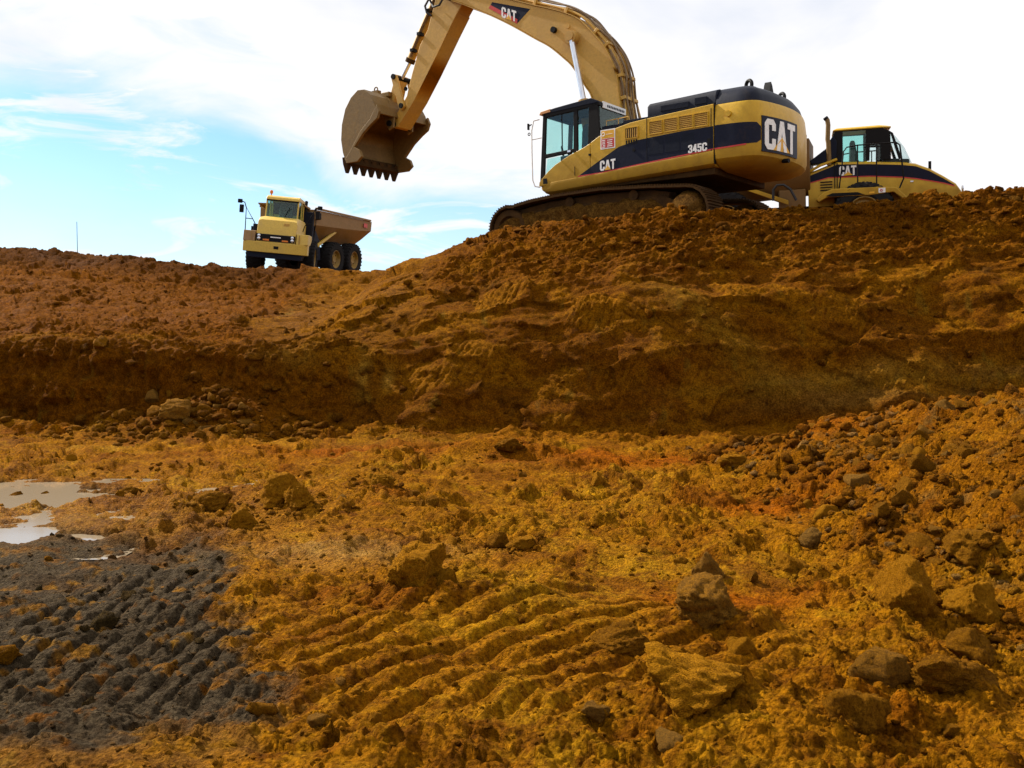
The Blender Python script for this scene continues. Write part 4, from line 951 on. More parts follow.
M_pale = paint('pale_dusty_yellow_paint', (.54, .350, .050), .45, .40, (.37, .25, .10))
def dump_truck(label, M, rear_M, kind, group):
    M_yel = globals()['M_yel'] if kind == 'sloping' else M_pale
    T = thing('dump_truck', label, 'dump truck', M=M, group=group)
    new = kind == 'sloping'
    s = -1                      # lettering side
    if new:
        hood = [(-1.67,2.29),(-.78,2.62),(1.16,2.44),(1.56,2.37),(1.96,2.19),(2.38,1.93),(2.85,1.62),(2.92,1.45),(2.88,1.15),(1.0,1.15),(-1.67,1.25)]
        hw = .85
        # tapering nose
        rings = []
        for (x, zt, hwx, zb) in ((-1.67,2.29,.85,1.2),(-.78,2.60,.85,1.2),(.2,2.53,.85,1.15),(1.16,2.44,.85,1.15),(1.56,2.37,.84,1.15),(1.96,2.19,.82,1.15),(2.38,1.93,.78,1.15),(2.75,1.68,.70,1.15),(2.92,1.45,.60,1.2)):
            rings.append([(x,-hwx,zb),(x,-hwx,zt-.10),(x,-hwx+.03,zt-.035),(x,-hwx+.12,zt),(x,hwx-.12,zt),(x,hwx-.03,zt-.035),(x,hwx,zt-.10),(x,hwx,zb)])
        body_o = MB().loft(rings).build('hood', M_yel, T, .01)
        for sd in (-1, 1):
            def yy(x): return sd*(np.interp(x, [1.16,1.56,1.96,2.38,2.75,2.92], [.85,.84,.82,.78,.70,.60]))
            top = [(-1.66,2.19),(-.78,2.50),(.2,2.44),(1.16,2.345),(1.56,2.275),(1.96,2.10),(2.38,1.84),(2.70,1.63)]
            bot = [(-1.66,1.98),(-1.05,2.12),(.2,2.08),(1.16,1.98),(1.56,1.91),(1.96,1.82),(2.38,1.72),(2.70,1.615)]
            for nm, mat, A_, B_, o_ in (('black_band', M_navy, bot, top, .006), ('red_stripe', M_red, [(x, z-.032) for x, z in bot], bot, .007)):
                mb = MB(); 
                ring = [[(xb, yy(xb)-sd*.02, zb), (xb, yy(xb)+sd*o_, zb), (xt, yy(xt)+sd*o_, zt), (xt, yy(xt)-sd*.02, zt)] for (xb, zb), (xt, zt) in zip(A_, B_)]
                mb.loft(ring).build(nm, mat, body_o)
        mb, _ = lettering('CAT', lambda u,v,n: (-.72+u, -.857-n, 2.135+v), .30, .04, .006, .80); mb.build('lettering', M_white, body_o)
        MB().prism([(-.60,2.135),(-.30,2.135),(-.45,2.25)], -.872, -.85).build('triangle', M_tri, body_o)
        lv = MB()
        for i in range(4): lv.box(-1.30,-.93,-.875,-.85,1.70+i*.085,1.735+i*.085)
        lv.build('louvre', M_trim, body_o)
        for x in (-.86, -.78): MB().box(x-.012,x+.012,-.885,-.85,1.2,2.55).build('ladder_post', M_trim, T)
        MB().box(1.40,1.49,-.86,-.848,1.80,1.84).build('door_latch', M_chrome, T)
        cabz, cabhw = 2.55, .80
        zt = 3.62
    else:
        rings = [[(x,-hwx,zb),(x,-hwx,zt-.10),(x,-hwx+.04,zt-.03),(x,-hwx+.16,zt),(x,hwx-.16,zt),(x,hwx-.04,zt-.03),(x,hwx,zt-.10),(x,hwx,zb)] for x, zt, hwx, zb in ((-1.6,2.2,.82,1.1),(-.6,2.42,.84,1.1),(.9,2.45,.85,1.1),(1.45,2.40,.84,1.1),(1.75,2.26,.83,1.2),(2.02,1.70,.82,1.2),(2.06,1.28,.82,1.2))]
        body_o = MB().loft(rings).build('hood', M_yel, T, .012)
        MB().prism([(-.80,1.34),(.80,1.34),(.82,1.64),(-.82,1.64)], 2.06, 2.10, 'x').build('radiator_grille', M_black, T, .01)
        MB().prism([(-.80,1.62),(-.62,1.40),(.62,1.40),(.80,1.62)], 2.095, 2.12, 'x').build('grille_inset', M_trim, T, .01)
        MB().box(2.115,2.125,-.22,.22,1.50,1.545).build('name_strip', M_white, T)
        for y in (-.40, .40): MB().box(2.10,2.135,y-.13,y+.13,1.36,1.43).build('turn_signal', M_lamp, T, .008)
        for y in (-.70, .70):
            for z in (1.44, 1.56): MB().lathe([(.06,0),(.065,.02),(.04,.035)], (2.10,y,z), (1,0,0), 14).build('headlight', M_chrome, T)
        MB().box(1.80,1.86,.28,.50,2.03,2.16).build('hood_badge', M_boom, T, .01)
        cabz, cabhw = 2.40, .71
        zt = 3.34
    # bumper and fenders
    if new:
        for sd in (-1, 1):
            pts = [(-1.44,1.42),(-1.21,1.62),(-.95,1.71),(.37,1.69),(.93,1.64),(1.25,1.32),(1.17,1.24),(.86,1.50),(.2,1.44),(-1.1,1.46),(-1.36,1.32)]
            MB().prism(pts, sd*.85, sd*1.50).build('fender', M_yel, T, .03)
            MB().prism([(-1.16,1.50),(-.95,1.575),(-.2,1.56),(.02,1.47),(-1.0,1.47)], sd*1.49, sd*1.507).build('fender_slot', M_trim, T)
            MB().box(.15,.30,sd*1.50-.01,sd*1.50+.01,1.49,1.55).build('marker_lamp', M_tri, T, .004)
            MB().box(.42,.62,sd*1.50-.008,sd*1.50+.008,1.50,1.64).build('decal', M_white, T)
            MB().torus((.50, sd*1.512, 1.57), (0,1,0), .03, .012, 10, 5).build('decal_mark', M_red, T)
            rails = MB()
            y = sd*1.25
            rails.tube([(-.74,y,1.70),(-.66,y,2.3),(-.60,y,2.85),(-.50,y,2.98),(-.18,y,3.02),(.37,y,3.02),(.82,y,3.02)], .022)
            rails.tube([(-.18,y,1.70),(-.18,y,3.02)], .022).tube([(.38,y,1.70),(.38,y,3.02)], .022)
            rails.tube([(.80,y,3.02),(.96,y,3.01),(1.06,y,2.93),(1.12,y,2.45),(1.17,y,1.9),(1.05,y,1.62)], .026)
            rails.build('handrail', M_trim, T)
            MB().tube([(1.25,sd*1.3,1.30),(1.45,sd*1.3,.95)], .03).build('step_rail', M_trim, T)
        MB().prism([(2.70,1.2),(3.05,1.15),(3.05,.75),(2.6,.7)], -1.2, 1.2).build('bumper', M_yel, T, .03)
        for y in (-.8, .8): MB().lathe([(.10,0),(.11,.03),(.07,.05)], (2.9,y,1.5), (1,0,0), 14).build('headlight', M_chrome, T)
    else:
        bp_ = [(2.22,-1.0),(2.05,-1.36),(1.75,-1.38),(1.75,1.38),(2.05,1.36),(2.22,1.0)]
        mb = MB().prism(bp_, .86, 1.30, 'z'); bump = mb.build('bumper', M_yel, T, .02)
        for y in (-1, 1):
            MB().prism([(2.12,1.30),(2.02,1.74),(1.60,1.76),(.9,1.74),(.80,1.60),(.95,1.45),(1.3,1.3)], y*.87, y*1.36).build('fender', M_yel if y > 0 else M_dump, T, .02)
            MB().box(.5,1.8,y*.8,y*1.3,1.0,1.3).build('fender_box', M_trim, T)
            MB().box(2.14,2.16,y*1.0-.02,y*1.0+.02,1.32,1.70).build('fender_joint', M_grille, T)
        MB().box(2.21,2.235,-.04,.16,1.03,1.15).build('bumper_badge', M_trim, bump)
        MB().prism([(-1.1,.62),(1.1,.62),(1.2,.88),(-1.2,.88)], 1.5, 2.12, 'x').build('skid_plate', M_black, T, .02)
        for y in (-1, 1):
            r = MB().tube([(1.55,y*1.40,1.74),(1.50,y*1.42,2.72),(1.30,y*1.06,2.10),(1.2,y*1.0,1.9)], .022).tube([(1.52,y*1.41,2.25),(1.36,y*1.17,2.25)], .018)
            r.tube([(1.50,y*1.42,2.70),(1.48,y*1.50,2.92),(1.45,y*1.66,2.97)], .022).build('mirror_bracket', M_trim, T)
            MB().box(1.42,1.50,y*1.62-.09,y*1.62+.09,2.48,2.82).build('mirror', M_trim, T, .02)
            MB().box(1.42,1.50,y*1.70-.10,y*1.70+.10,2.88,3.05).build('mirror', M_trim, T, .03)
        MB().cyl((1.25,-1.02,1.76),(1.25,-1.02,2.06),.11,n=16).cyl((1.2,-1.15,1.76),(1.2,-1.15,1.95),.07).build('air_cleaner', M_black, T)
    # cab
    f0, f1 = (1.49, .72) if new else (.98, .80)
    rx = -.82
    c = MB()
    hw = cabhw
    zr = zt - .13
    for y in (-1, 1):
        a, b_ = sorted((y*hw, y*(hw-.06)))
        if new:
            c.prism([(.50,3.53),(.60,3.53),(.82,3.42),(.84,cabz),(.53,cabz)], a, b_)
            c.prism([(.80,3.43),(.90,3.36),(1.16,cabz),(1.06,cabz)], a, b_)
            c.prism([(.22,3.10),(.53,3.08),(.53,3.52),(.09,3.54),(.09,cabz),(.20,cabz)], a, b_)
            c.prism([(-.9,3.46),(-.78,3.57),(.60,3.57),(.60,3.50),(-.60,3.52),(-.60,cabz),(-.80,cabz),(-.84,3.1)], a, b_)
        else:
            c.prism([(f1,zr),(f0,cabz-.05),(f0-.09,cabz-.05),(f1-.09,zr)], a, b_)
            c.prism([(-.1,zr),(-.1,cabz),(-.2,cabz),(-.2,zr)], a, b_)
            c.prism([(rx,zr),(rx,cabz-.1),(rx+.14,cabz-.1),(rx+.14,zr)], a, b_)
            c.prism([(rx,cabz-.15),(f0,cabz-.15),(f0,cabz+.04),(rx,cabz+.04)], a, b_)
    c.box(rx, rx+.05, -hw+.06, hw-.06, cabz, cabz+.25)
    co = c.build('cab', M_trim if new else M_yel, T, .012)
    if new:
        MB().loft([[(x, y, z) for x, y in ((-.90,-.82),(.57,-.82),(.86,-.60),(.86,.60),(.57,.82),(-.90,.82))] for z in (3.545, 3.585)] + [[(x, y, 3.635) for x, y in ((-.78,-.74),(.50,-.74),(.70,-.5),(.70,.5),(.50,.74),(-.78,.74))]]).build('roof', M_yel, co, .02)
        n = 9; fr = []
        for zz, fx in ((cabz-.10, 1.52),(2.95, 1.30),(3.30,1.05),(3.52, .82)):
            fr.append([(fx - .40*(abs(t)**2.2), t*(hw+.0), zz) for t in np.linspace(-1, 1, n)])
        vs = [p for r_ in fr for p in r_]; fs = [(k*n+i, k*n+i+1, (k+1)*n+i+1, (k+1)*n+i) for k in range(3) for i in range(n-1)]
        ws = MB().add(vs, fs).build('windscreen', M_glassf, co); so = ws.modifiers.new('thickness', 'SOLIDIFY'); so.thickness = .008
        for y in (-1, 1):
            MB().prism([(-.60,3.53),(-.60,cabz),(.09,cabz),(.09,3.53)], y*(hw-.03), y*(hw-.022)).build('side_window', M_glass, co)
            MB().prism([(.20,3.10),(.20,cabz),(.53,cabz),(.53,3.08)], y*(hw-.03), y*(hw-.022)).build('side_window', M_glassf, co)
        MB().prism([(-hw+.06,cabz+.25),(hw-.06,cabz+.25),(hw-.06,3.5),(-hw+.06,3.5)], rx+.01, rx+.018, 'x').build('rear_window', M_glass, co)
        MB().cyl((2.0,-.55,2.16),(2.0,-.55,2.42),.045,n=12).build('hood_lamp', M_trim, T)
    else:
        MB().prism([(f1+.05,zr-.02),(f1-.05,zt-.02),(f1-.3,zt+.05),(rx,zt+.0),(rx-.03,zr-.02)], -hw-.01, hw+.01).build('roof', M_yel, co, .04)
        MB().loft([[(f0+.0, t*(hw-.05), cabz-.02) for t in (-1, 1)]+[(f1, t*(hw-.07), zr) for t in (1, -1)], [(f0+.008, t*(hw-.05), cabz-.02) for t in (-1, 1)]+[(f1+.008, t*(hw-.07), zr) for t in (1, -1)]]).build('windscreen', M_glass, co)
        MB().box(f1-.02, f1+.03, -hw+.02, hw-.02, zr-.08, zr).box(f0-.02,f0+.03,-hw+.02,hw-.02,cabz-.06,cabz).build('windscreen_frame', M_trim, co)
        MB().tube([(f0+.02,.1,cabz),(f0-.02,.35,cabz+.5)], .012).build('wiper', M_trim, co)
        for y in (-1, 1):
            MB().prism([(-.1,zr),(-.1,cabz),(f0-.1,cabz),(f1-.08,zr)], y*(hw-.03), y*(hw-.022)).build('side_window', M_glass, co)
            MB().prism([(rx+.14,zr),(rx+.14,cabz),(-.2,cabz),(-.2,zr)], y*(hw-.03), y*(hw-.022)).build('side_window', M_glass, co)
        MB().box(rx,rx+.03,-hw+.05,hw-.05,cabz,zr).build('rear_panel', M_trim, co)
        MB().cyl((.2,-.62,zt),(.2,-.62,zt+.16),.025).lathe([(.05,0),(.07,.03),(.07,.12),(.03,.16)], (.2,-.62,zt+.14), (0,0,1), 12).build('beacon', M_lamp, co)
    MB().prism([(-.4,cabz-.3),(.15,cabz-.3),(.15,cabz+.02),(-.1,cabz+.05),(-.22,cabz+.72),(-.36,cabz+.72)], -.28, .28).build('seat', M_seat, co, .05)
    MB().torus((.45,0,cabz+.12),(.6,0,.8),.20,.018,20,6).cyl((.45,0,cabz+.12),(.7,0,cabz-.3),.03).build('steering_wheel', M_seat, co)
    MB().prism([(.5,cabz-.4),(f0-.1,cabz-.4),(f0-.1,cabz-.02),(.62,cabz+.05)], -hw+.08, hw-.08).build('dashboard', M_seat, co, .03)
    # exhaust and intake
    if new:
        MB().tube([(-1.02,-.85,2.5),(-1.04,-.85,3.2),(-1.06,-.85,3.3),(-1.04,-.85,3.75),(-1.06,-.85,3.90),(-1.12,-.85,3.99)], .075, 12).build('exhaust_pipe', M_bucket, T)
        MB().cyl((-1.085,-.85,3.93),(-1.13,-.85,4.0),.079,n=12).build('exhaust_tip', M_trim, T)
        MB().prism([(-1.63,2.66),(-1.55,2.56),(-.80,2.58),(-.78,3.22),(-.90,3.42),(-1.02,3.22),(-1.12,3.02)], -.86, -.10).build('intake_cowl', M_black, T, .03)
        MB().tube([(-1.70,-.84,2.3),(-1.3,-.90,2.50),(-.78,-.90,2.66)], .045).build('cowl_edge', M_yel, T)
    else:
        MB().tube([(-1.0,.75,2.3),(-1.0,.75,3.2),(-1.1,.75,3.35)], .08, 10).build('exhaust_pipe', M_trim, T)
        MB().box(-1.5,-.9,.35,1.15,1.3,2.9).build('intake_stack', M_black, T, .05)
        MB().box(-1.6,.0,-1.0,1.0,.7,1.3).build('engine_block', M_black, T)
    # chassis and front axle
    MB().prism([(-1.7,.8),(1.9,.8),(1.9,1.15),(-1.7,1.2)], -.45, .45).build('chassis', M_mud, T)
    rw = .93 if new else .80
    MB().cyl((0,-1.0,rw),(0,1.0,rw),.16).build('front_axle', M_mud, T)
    for y in (-1, 1): wheel(T, (0, y*(1.18 if new else 1.16), rw), rw, .62, y)
    # ---- trailer frame and dump body, turned about the hitch (rear_M maps hitch frame to truck frame)
    Mr = rear_M
    MB().prism([(.3,.9),(-6.2,.95),(-6.2,1.35),(.3,1.25)], -.42, .42).build('trailer_frame', M_mud, T, M=Mr)
    MB().cyl((.0,0,.8),(.0,0,1.45),.25).cyl((.5,0,1.05),(-.3,0,1.05),.22).build('hitch', M_mud, T, M=Mr)
    z1 = 3.32 if new else 2.98
    zl = 2.45 if new else 2.30
    DM = M_dump2 if new else M_dump
    def ring(x, top, w_top, w_rail, zrail, wf, zf, t=.05):
        o_ = [(x,-w_top,top),(x,-w_rail,zrail),(x,-wf,zf+.25),(x,-wf*.7,zf),(x,wf*.7,zf),(x,wf,zf+.25),(x,w_rail,zrail),(x,w_top,top)]
        i_ = [(x,w_top-t,top),(x,w_rail-t,zrail),(x,wf-t,zf+.25+t),(x,wf*.7-t,zf+t),(x,-wf*.7+t,zf+t),(x,-wf+t,zf+.25+t),(x,-w_rail+t,zrail),(x,-w_top+t,top)]
        return o_ + i_
    bd = MB().loft([ring(-.25,z1+.02,1.43,1.43,zl,1.05,1.65), ring(-3.0,z1-.08,1.44,1.43,zl-.02,1.08,1.50), ring(-5.0,z1-.16,1.45,1.44,zl-.02,1.1,1.52), ring(-5.6,z1-.18,1.45,1.44,zl,1.15,1.62), ring(-6.1,z1-.20,1.45,1.42,zl,1.15,2.10)])
    body2 = bd.build('dump_body', DM, T, .012, M=Mr)
    MB().prism([(-1.40,z1+.02),(1.40,z1+.02),(1.40,zl),(1.03,1.92),(.72,1.68),(-.72,1.68),(-1.03,1.92),(-1.40,zl)], -.30, -.24, 'x').build('body_front_wall', DM, body2, .01, M=Mr)
    if not new: MB().prism([(-.22,z1-.02),(.30,z1+.14),(.32,z1+.20),(-.24,z1+.08)], -1.2, 1.2).build('spill_guard', DM, body2, M=Mr)
    for y in (-1, 1):
        MB().prism([(-.3,z1+.03),(-5.9,z1-.19),(-5.9,z1-.10),(-.3,z1+.12)], y*1.40, y*1.52).build('top_rail', DM, body2, .015, M=Mr)
        for x in ((-.9,-2.2,-3.5,-4.8) if new else ()):
            MB().prism([(1.43*y,zl+.02),(1.50*y,zl+.02),(1.50*y,z1-.12),(1.43*y,z1-.12)], x-.05, x+.05, 'x').build('side_rib', DM, body2, .008, M=Mr)
        MB().prism([(-.9,1.30),(-.9,1.45),(-2.75,2.20),(-2.85,2.12)], y*1.16, y*1.28).build('hoist_cylinder', M_yel, T, .02, M=Mr)
        MB().cyl((-2.2,y*.9,.9),(-5.0,y*.9,.9),.13).build('walking_beam', M_mud, T, M=Mr)
    if not new:
        MB().prism([(-5.5,2.45),(-5.1,2.47),(-5.1,2.67),(-5.5,2.65)], 1.50, 1.506).build('reflector_patch', M_red, body2, M=Mr)
        MB().tube([(-.35,1.30,1.5),(-.35,1.40,2.4),(-.30,1.42,3.0),(-.45,1.5,3.1)], .05).build('rear_mirror_post', M_trim, T, M=Mr)
        MB().box(-.55,-.30,1.25,1.62,2.55,2.88).build('work_lamp', M_trim, T, .06, M=Mr)
        MB().prism([(-.2,.7),(-1.35,.7),(-1.2,1.6),(-.5,2.4),(-.2,2.3)], .70, 1.20).build('mudguard', M_black, T, .03, M=Mr)
    else:
        MB().tube([(-2.75,-1.62,1.45),(-2.74,-1.62,1.80),(-2.62,-1.62,1.93),(-2.42,-1.62,1.93),(-2.22,-1.62,1.78),(-2.04,-1.62,1.42)], .042).build('hydraulic_hose', M_hoseblk, T)
        MB().box(-2.6,-1.75,-1.0,1.0,1.2,1.8).build('hitch_guard', M_dump2, T, .05)
    wx = (-2.9,-4.75) if new else (-2.45,-4.35)
    for x in wx:
        MB().cyl((x,-1.0,rw),(x,1.0,rw),.15).build('rear_axle', M_mud, T, M=Mr)
        for y in (-1, 1): wheel(T, (x, y*(1.18 if new else 1.16), rw), rw, .62, y, M=Mr)
    return T
GT = 'articulated dump trucks on the bank'
P1 = pose((-10.34, 44.955, 4.56), 274.0, 3.26, -4.9)
P1r = pose((-10.60, 46.4, 4.66), 252, 3.0, -4.5)
dump_truck('yellow dump truck facing the camera on the far ridge, tilted, empty body trailing right', P1, P1.inverted() @ P1r, 'square', GT)
P2 = pose((11.49, 32.992, 4.803), -16.51, -1.44, 5.1)
dump_truck('yellow dump truck with sloping nose pointing right, parked behind the excavator counterweight', P2, Matrix.Translation((-1.32,0,0)) @ Matrix.Rotation(R(-3), 4, 'Z'), 'sloping', GT)

# far thin mast on the left skyline
ma = MB().cyl((0,0,0),(0,0,6.4),.035,.022,8).build('mast', M_trim)
ma.location = (-34.6, 80, 4.6); ma['label'] = 'thin upright pole on the far left skyline beyond the dirt ridge'; ma['category'] = 'pole'

# ================================================================== WATER
def water(name, xs, ys, z):
    o = MB().add([(xs[0],ys[0],z),(xs[1],ys[0],z),(xs[1],ys[1],z),(xs[0],ys[1],z)], [(0,1,2,3)]).build(name, M_water); o['kind'] = 'structure'; return o
m, nt, b = new_mat('silty_water'); b.inputs['Base Color'].default_value = (.22, .17, .11, 1); b.inputs['Roughness'].default_value = .10; b.inputs['IOR'].default_value = 1.33
b.inputs['Specular IOR Level'].default_value = .4
bpn = nt.nodes.new('ShaderNodeBump'); bpn.inputs['Strength'].default_value = .08; bpn.inputs['Distance'].default_value = .02
nt.links.new(nnoise(nt, 3, 3), bpn.inputs['Height']); nt.links.new(bpn.outputs[0], b.inputs['Normal']); M_water = m
water('water', (-9.5, -2.9), (7.3, 11.6), -.016)

# ================================================================== LOOSE CLODS AND BOULDERS
ICO = {}
def ico(n):
    if n not in ICO:
        bm = bmesh.new(); bmesh.ops.create_icosphere(bm, subdivisions=n, radius=1)
        V = np.array([v.co[:] for v in bm.verts], np.float32); F = np.array([[v.index for v in f.verts] for f in bm.faces], np.int32); bm.free(); ICO[n] = (V, F)
    return ICO[n]
def rock_verts(n, seed, cuts=9, rough=.10, chunk=.8):
    rg = np.random.RandomState(seed); V, F = ico(n); V = V.copy()
    for k in range(cuts):                       # chip flat faces off the ball
        nrm = rg.normal(size=3); nrm /= np.linalg.norm(nrm); d = rg.uniform(.42, .80)
        t = V @ nrm; over = np.clip(t - d, 0, None); V -= (over * chunk)[:, None] * nrm
    x_, y_, z_ = V.T
    for q_, (sc_, am) in enumerate(((.9, rough * 1.5), (.40, rough * 1.1), (.17, rough * .6), (.07, rough * .35))):
        sd_ = seed % 97 + 3 + q_ * 5
        nn = (fbm(x_ + .31 * z_, y_, sc_, 2, sd_) + fbm(y_ - .27 * x_, z_ + 3.1, sc_, 2, sd_ + 1) + fbm(z_ + .22 * y_, x_ + 7.7, sc_, 2, sd_ + 2)) * .75
        if q_ < 2: nn = nn * .55
        V += V / np.linalg.norm(V, axis=1)[:, None] * (nn * am)[:, None]
    return V.astype(np.float32), F
def rock_mesh(name, n, seed, mat, **k):
    V, F = rock_verts(n, seed, **k); me = raw_mesh(name, V, F); me.materials.append(mat)
    me.polygons.foreach_set('use_smooth', np.ones(len(me.polygons), bool)); me.set_sharp_from_angle(angle=R(50)) if n < 4 else None
    return me
def ground_at(xs, ys): return patch_points(np.atleast_1d(xs), np.atleast_1d(ys))
BOUL = [
 # x, y, (sx, sy, sz), sink, rot, mat, seed, label
 (-.585, 6.12, (.26,.24,.235), .18, .4, 'o', 11, 'large ochre clay boulder with flat lit left side, alone in the middle foreground'),
 (-.40, 6.02, (.10,.10,.10), .3, 1.2, 'o', 12, 'small wedge of ochre clay leaning on the right of the middle boulder'),
 (.77, 4.17, (.29,.22,.155), .25, .2, 'o', 13, 'broad ochre boulder with dark undercut side, bottom centre right'),
 (1.06, 5.38, (.23,.20,.16), .25, .9, 'g', 14, 'grey brown boulder behind the broad undercut ochre boulder'),
 (1.30, 6.62, (.115,.12,.12), .2, .3, 'g', 15, 'pale grey stone standing beside the orange patch'),
 (2.24, 5.62, (.22,.22,.23), .25, .7, 'o', 16, 'large rounded ochre boulder at the foot of the right-hand rubble bank'),
 (2.32, 5.95, (.19,.18,.17), .0, 1.7, 'o', 17, 'brown ochre lump resting on top of the large rounded boulder at the right bank'),
 (2.66, 5.75, (.15,.15,.15), .15, 2.1, 'o', 18, 'ochre lump immediately right of the large rounded boulder at the bank'),
 (1.93, 4.32, (.21,.16,.125), .25, .1, 'b', 19, 'reddish brown boulder with flat top, lower right corner area'),
 (1.40, 3.98, (.135,.13,.13), .25, .8, 'b', 20, 'dark brown rounded boulder nearest the camera on the right'),
 (1.66, 4.45, (.115,.13,.11), .25, 1.4, 'g', 21, 'grey brown boulder left of the reddish flat topped boulder'),
 (2.31, 7.75, (.11,.11,.10), .25, 0, 'g', 22, 'small grey round stone in the orange hollow on the right'),
 (2.72, 12.0, (.24,.2,.12), .3, .4, 'o', 23, 'flat ochre block near the foot of the high bank, right of centre'),
 (-3.92, 10.3, (.15,.14,.10), .2, .2, 'b', 24, 'brown clod just right of the upper puddle'),
 (-2.28, 8.45, (.155,.13,.09), .3, .3, 'o', 25, 'smooth ochre clod lying left of the flaky clay heap'),
 (-2.10, 9.0, (.22,.2,.16), .25, 1.0, 'o', 26, 'cracked tan clay block topping the flaky heap left of centre'),
 (-1.88, 8.75, (.16,.15,.13), .2, 2.0, 'o', 27, 'tan clay chunk on the right side of the flaky heap'),
 (-2.75, 9.0, (.22,.16,.12), .3, .5, 'b', 28, 'low brown clay lump left of the flaky heap'),
 (-1.32, 9.7, (.17,.15,.15), .25, .6, 'o', 29, 'ochre clod standing above the smooth wet clay strip'),
 (-.74, 9.0, (.09,.09,.08), .2, .6, 'b', 30, 'small brown clod between the wet strip and the centre mound'),
 (-.10, 7.6, (.10,.09,.085), .2, .6, 'b', 31, 'small brown clod right of the dark hole in the centre'),
 (.10, 7.35, (.09,.09,.07), .2, 1.6, 'o', 32, 'small ochre clod in the cluster right of the middle boulder'),
 (-5.45, 16.1, (.36,.3,.22), .2, .4, 'g', 33, 'grey brown block in the rubble at the foot of the left step'),
 (-2.27, 5.50, (.085,.08,.075), .25, .4, 'd', 34, 'small mud coated stone standing in the grey mud'),
 (.58, 5.05, (.17,.13,.09), .1, .3, 'b', 35, 'tilted dark brown slab above the crawler ribs'),
 (-2.55, 4.9, (.13,.1,.08), .3, .3, 'b', 36, 'orange brown clod at the left edge in the grey mud'),
 (-5.2, 10.4, (.09,.08,.05), .3, .3, 'b', 37, 'rust coloured stone sitting in the upper puddle'),
 (2.30, 4.95, (.13,.12,.12), .2, 2.3, 'b', 38, 'brown lump at the foot of the rubble bank below the large boulder'),
 (1.15, 4.95, (.10,.09,.08), .25, 1.3, 'o', 39, 'ochre clod right of the tilted dark slab'),
 (.35, 4.05, (.075,.06,.045), .25, .5, 'g', 40, 'pale flat stone in the gravel at the bottom centre'),
 (.62, 3.78, (.08,.06,.045), .3, 1.9, 'g', 41, 'flat pale stone below the broad undercut boulder'),
 (1.95, 6.9, (.15,.14,.11), .25, .2, 'o', 42, 'ochre lump above the large rounded boulder on the bank foot'),
 (3.05, 6.6, (.20,.18,.15), .25, .9, 'b', 43, 'brown boulder half buried in the right-hand rubble bank'),
 (-.02, 13.3, (.30,.22,.16), .3, .9, 'b', 44, 'brown lump capping the low ridge before the high bank'),
]
MM = {'o': M_clod, 'g': M_clod_grey, 'b': M_clod_brown, 'd': M_clod_dark}
bx = np.array([q[0] for q in BOUL]); by = np.array([q[1] for q in BOUL]); GP = ground_at(bx, by)
for q, g in zip(BOUL, GP):
    x, y, s_, sink, rot, mk, seed, lab = q
    big = max(s_) > .14; s_ = tuple(v_ * 1.12 for v_ in s_)
    me = rock_mesh('boulder', 5 if big else 4, seed, MM[mk], cuts=15, rough=.15, chunk=.86)
    o = bpy.data.objects.new('boulder' if big else 'clod', me); COL.objects.link(o)
    zz = float(base(np.array([x], np.float32), np.array([y], np.float32))[0][0])
    o.location = (x, y, zz + s_[2]*(.52-sink)); o.scale = s_; o.rotation_euler = (.15*math.sin(seed), .15*math.cos(seed*3), rot)
    o['label'] = lab; o['category'] = 'boulder' if big else 'clod'
# scattered individual clods, each described by the boulder it lies next to
SHORT = {11:'big ochre boulder in the middle',13:'broad undercut boulder',14:'grey brown boulder behind the undercut one',15:'pale grey stone by the orange patch',16:'large rounded boulder at the right bank',19:'reddish flat topped boulder',20:'dark brown boulder nearest the camera',22:'round grey stone in the orange hollow',23:'flat ochre block near the bank foot',24:'brown clod beside the upper puddle',25:'smooth clod left of the flaky heap',26:'cracked tan block on the flaky heap',29:'ochre clod above the wet clay strip',31:'brown clod by the dark centre hole',33:'grey block in the left step rubble',34:'mud coated stone in the grey mud',35:'tilted dark slab above the ribs',36:'orange brown clod in the grey mud',37:'rust stone in the puddle',40:'pale flat stone at bottom centre',42:'ochre lump above the large rounded boulder',43:'boulder half buried in the right bank',44:'lump capping the low ridge'}
LM = [(q[0], q[1], SHORT[q[6]]) for q in BOUL if q[6] in SHORT]
ORD = ['nearest','second','third','fourth','fifth','sixth','seventh','eighth','ninth','tenth','eleventh','twelfth','thirteenth','fourteenth','fifteenth','sixteenth','seventeenth','eighteenth','nineteenth','twentieth']
COLN = {'o':'ochre','b':'brown','g':'grey brown','d':'mud coated'}
rg = np.random.RandomState(5)
variants = {mk: [rock_mesh('clod', 3, 300+i+ord(mk), MM[mk], cuts=15, rough=.14, chunk=.95) for i in range(6)] for mk in 'ogbd'}
ZONES = [
 (135, lambda: (2.75 + abs(rg.normal()) * 1.7, 4.4 + 9.2 * rg.rand() ** 1.4), (.045, .16), 'bbbog', 'clods of the right-hand rubble bank'),
 (40, lambda: (rg.uniform(-1.6, 2.6), rg.uniform(3.8, 9)), (.03, .075), 'ooobg', 'clods on the middle of the pit floor'),
 (30, lambda: (rg.uniform(-6, 3), rg.uniform(9, 15)), (.05, .15), 'ooob', 'clods on the far pit floor'),
 (36, lambda: (-5.3 + rg.normal() * .9, 16.3 + rg.normal() * .45), (.08, .22), 'bbbg', 'clods in the rubble at the left step'),
 (14, lambda: (rg.uniform(-3.6, -1.4), rg.uniform(4.0, 7.2)), (.03, .06), 'ddb', 'clods in the grey mud'),
]
scat = []
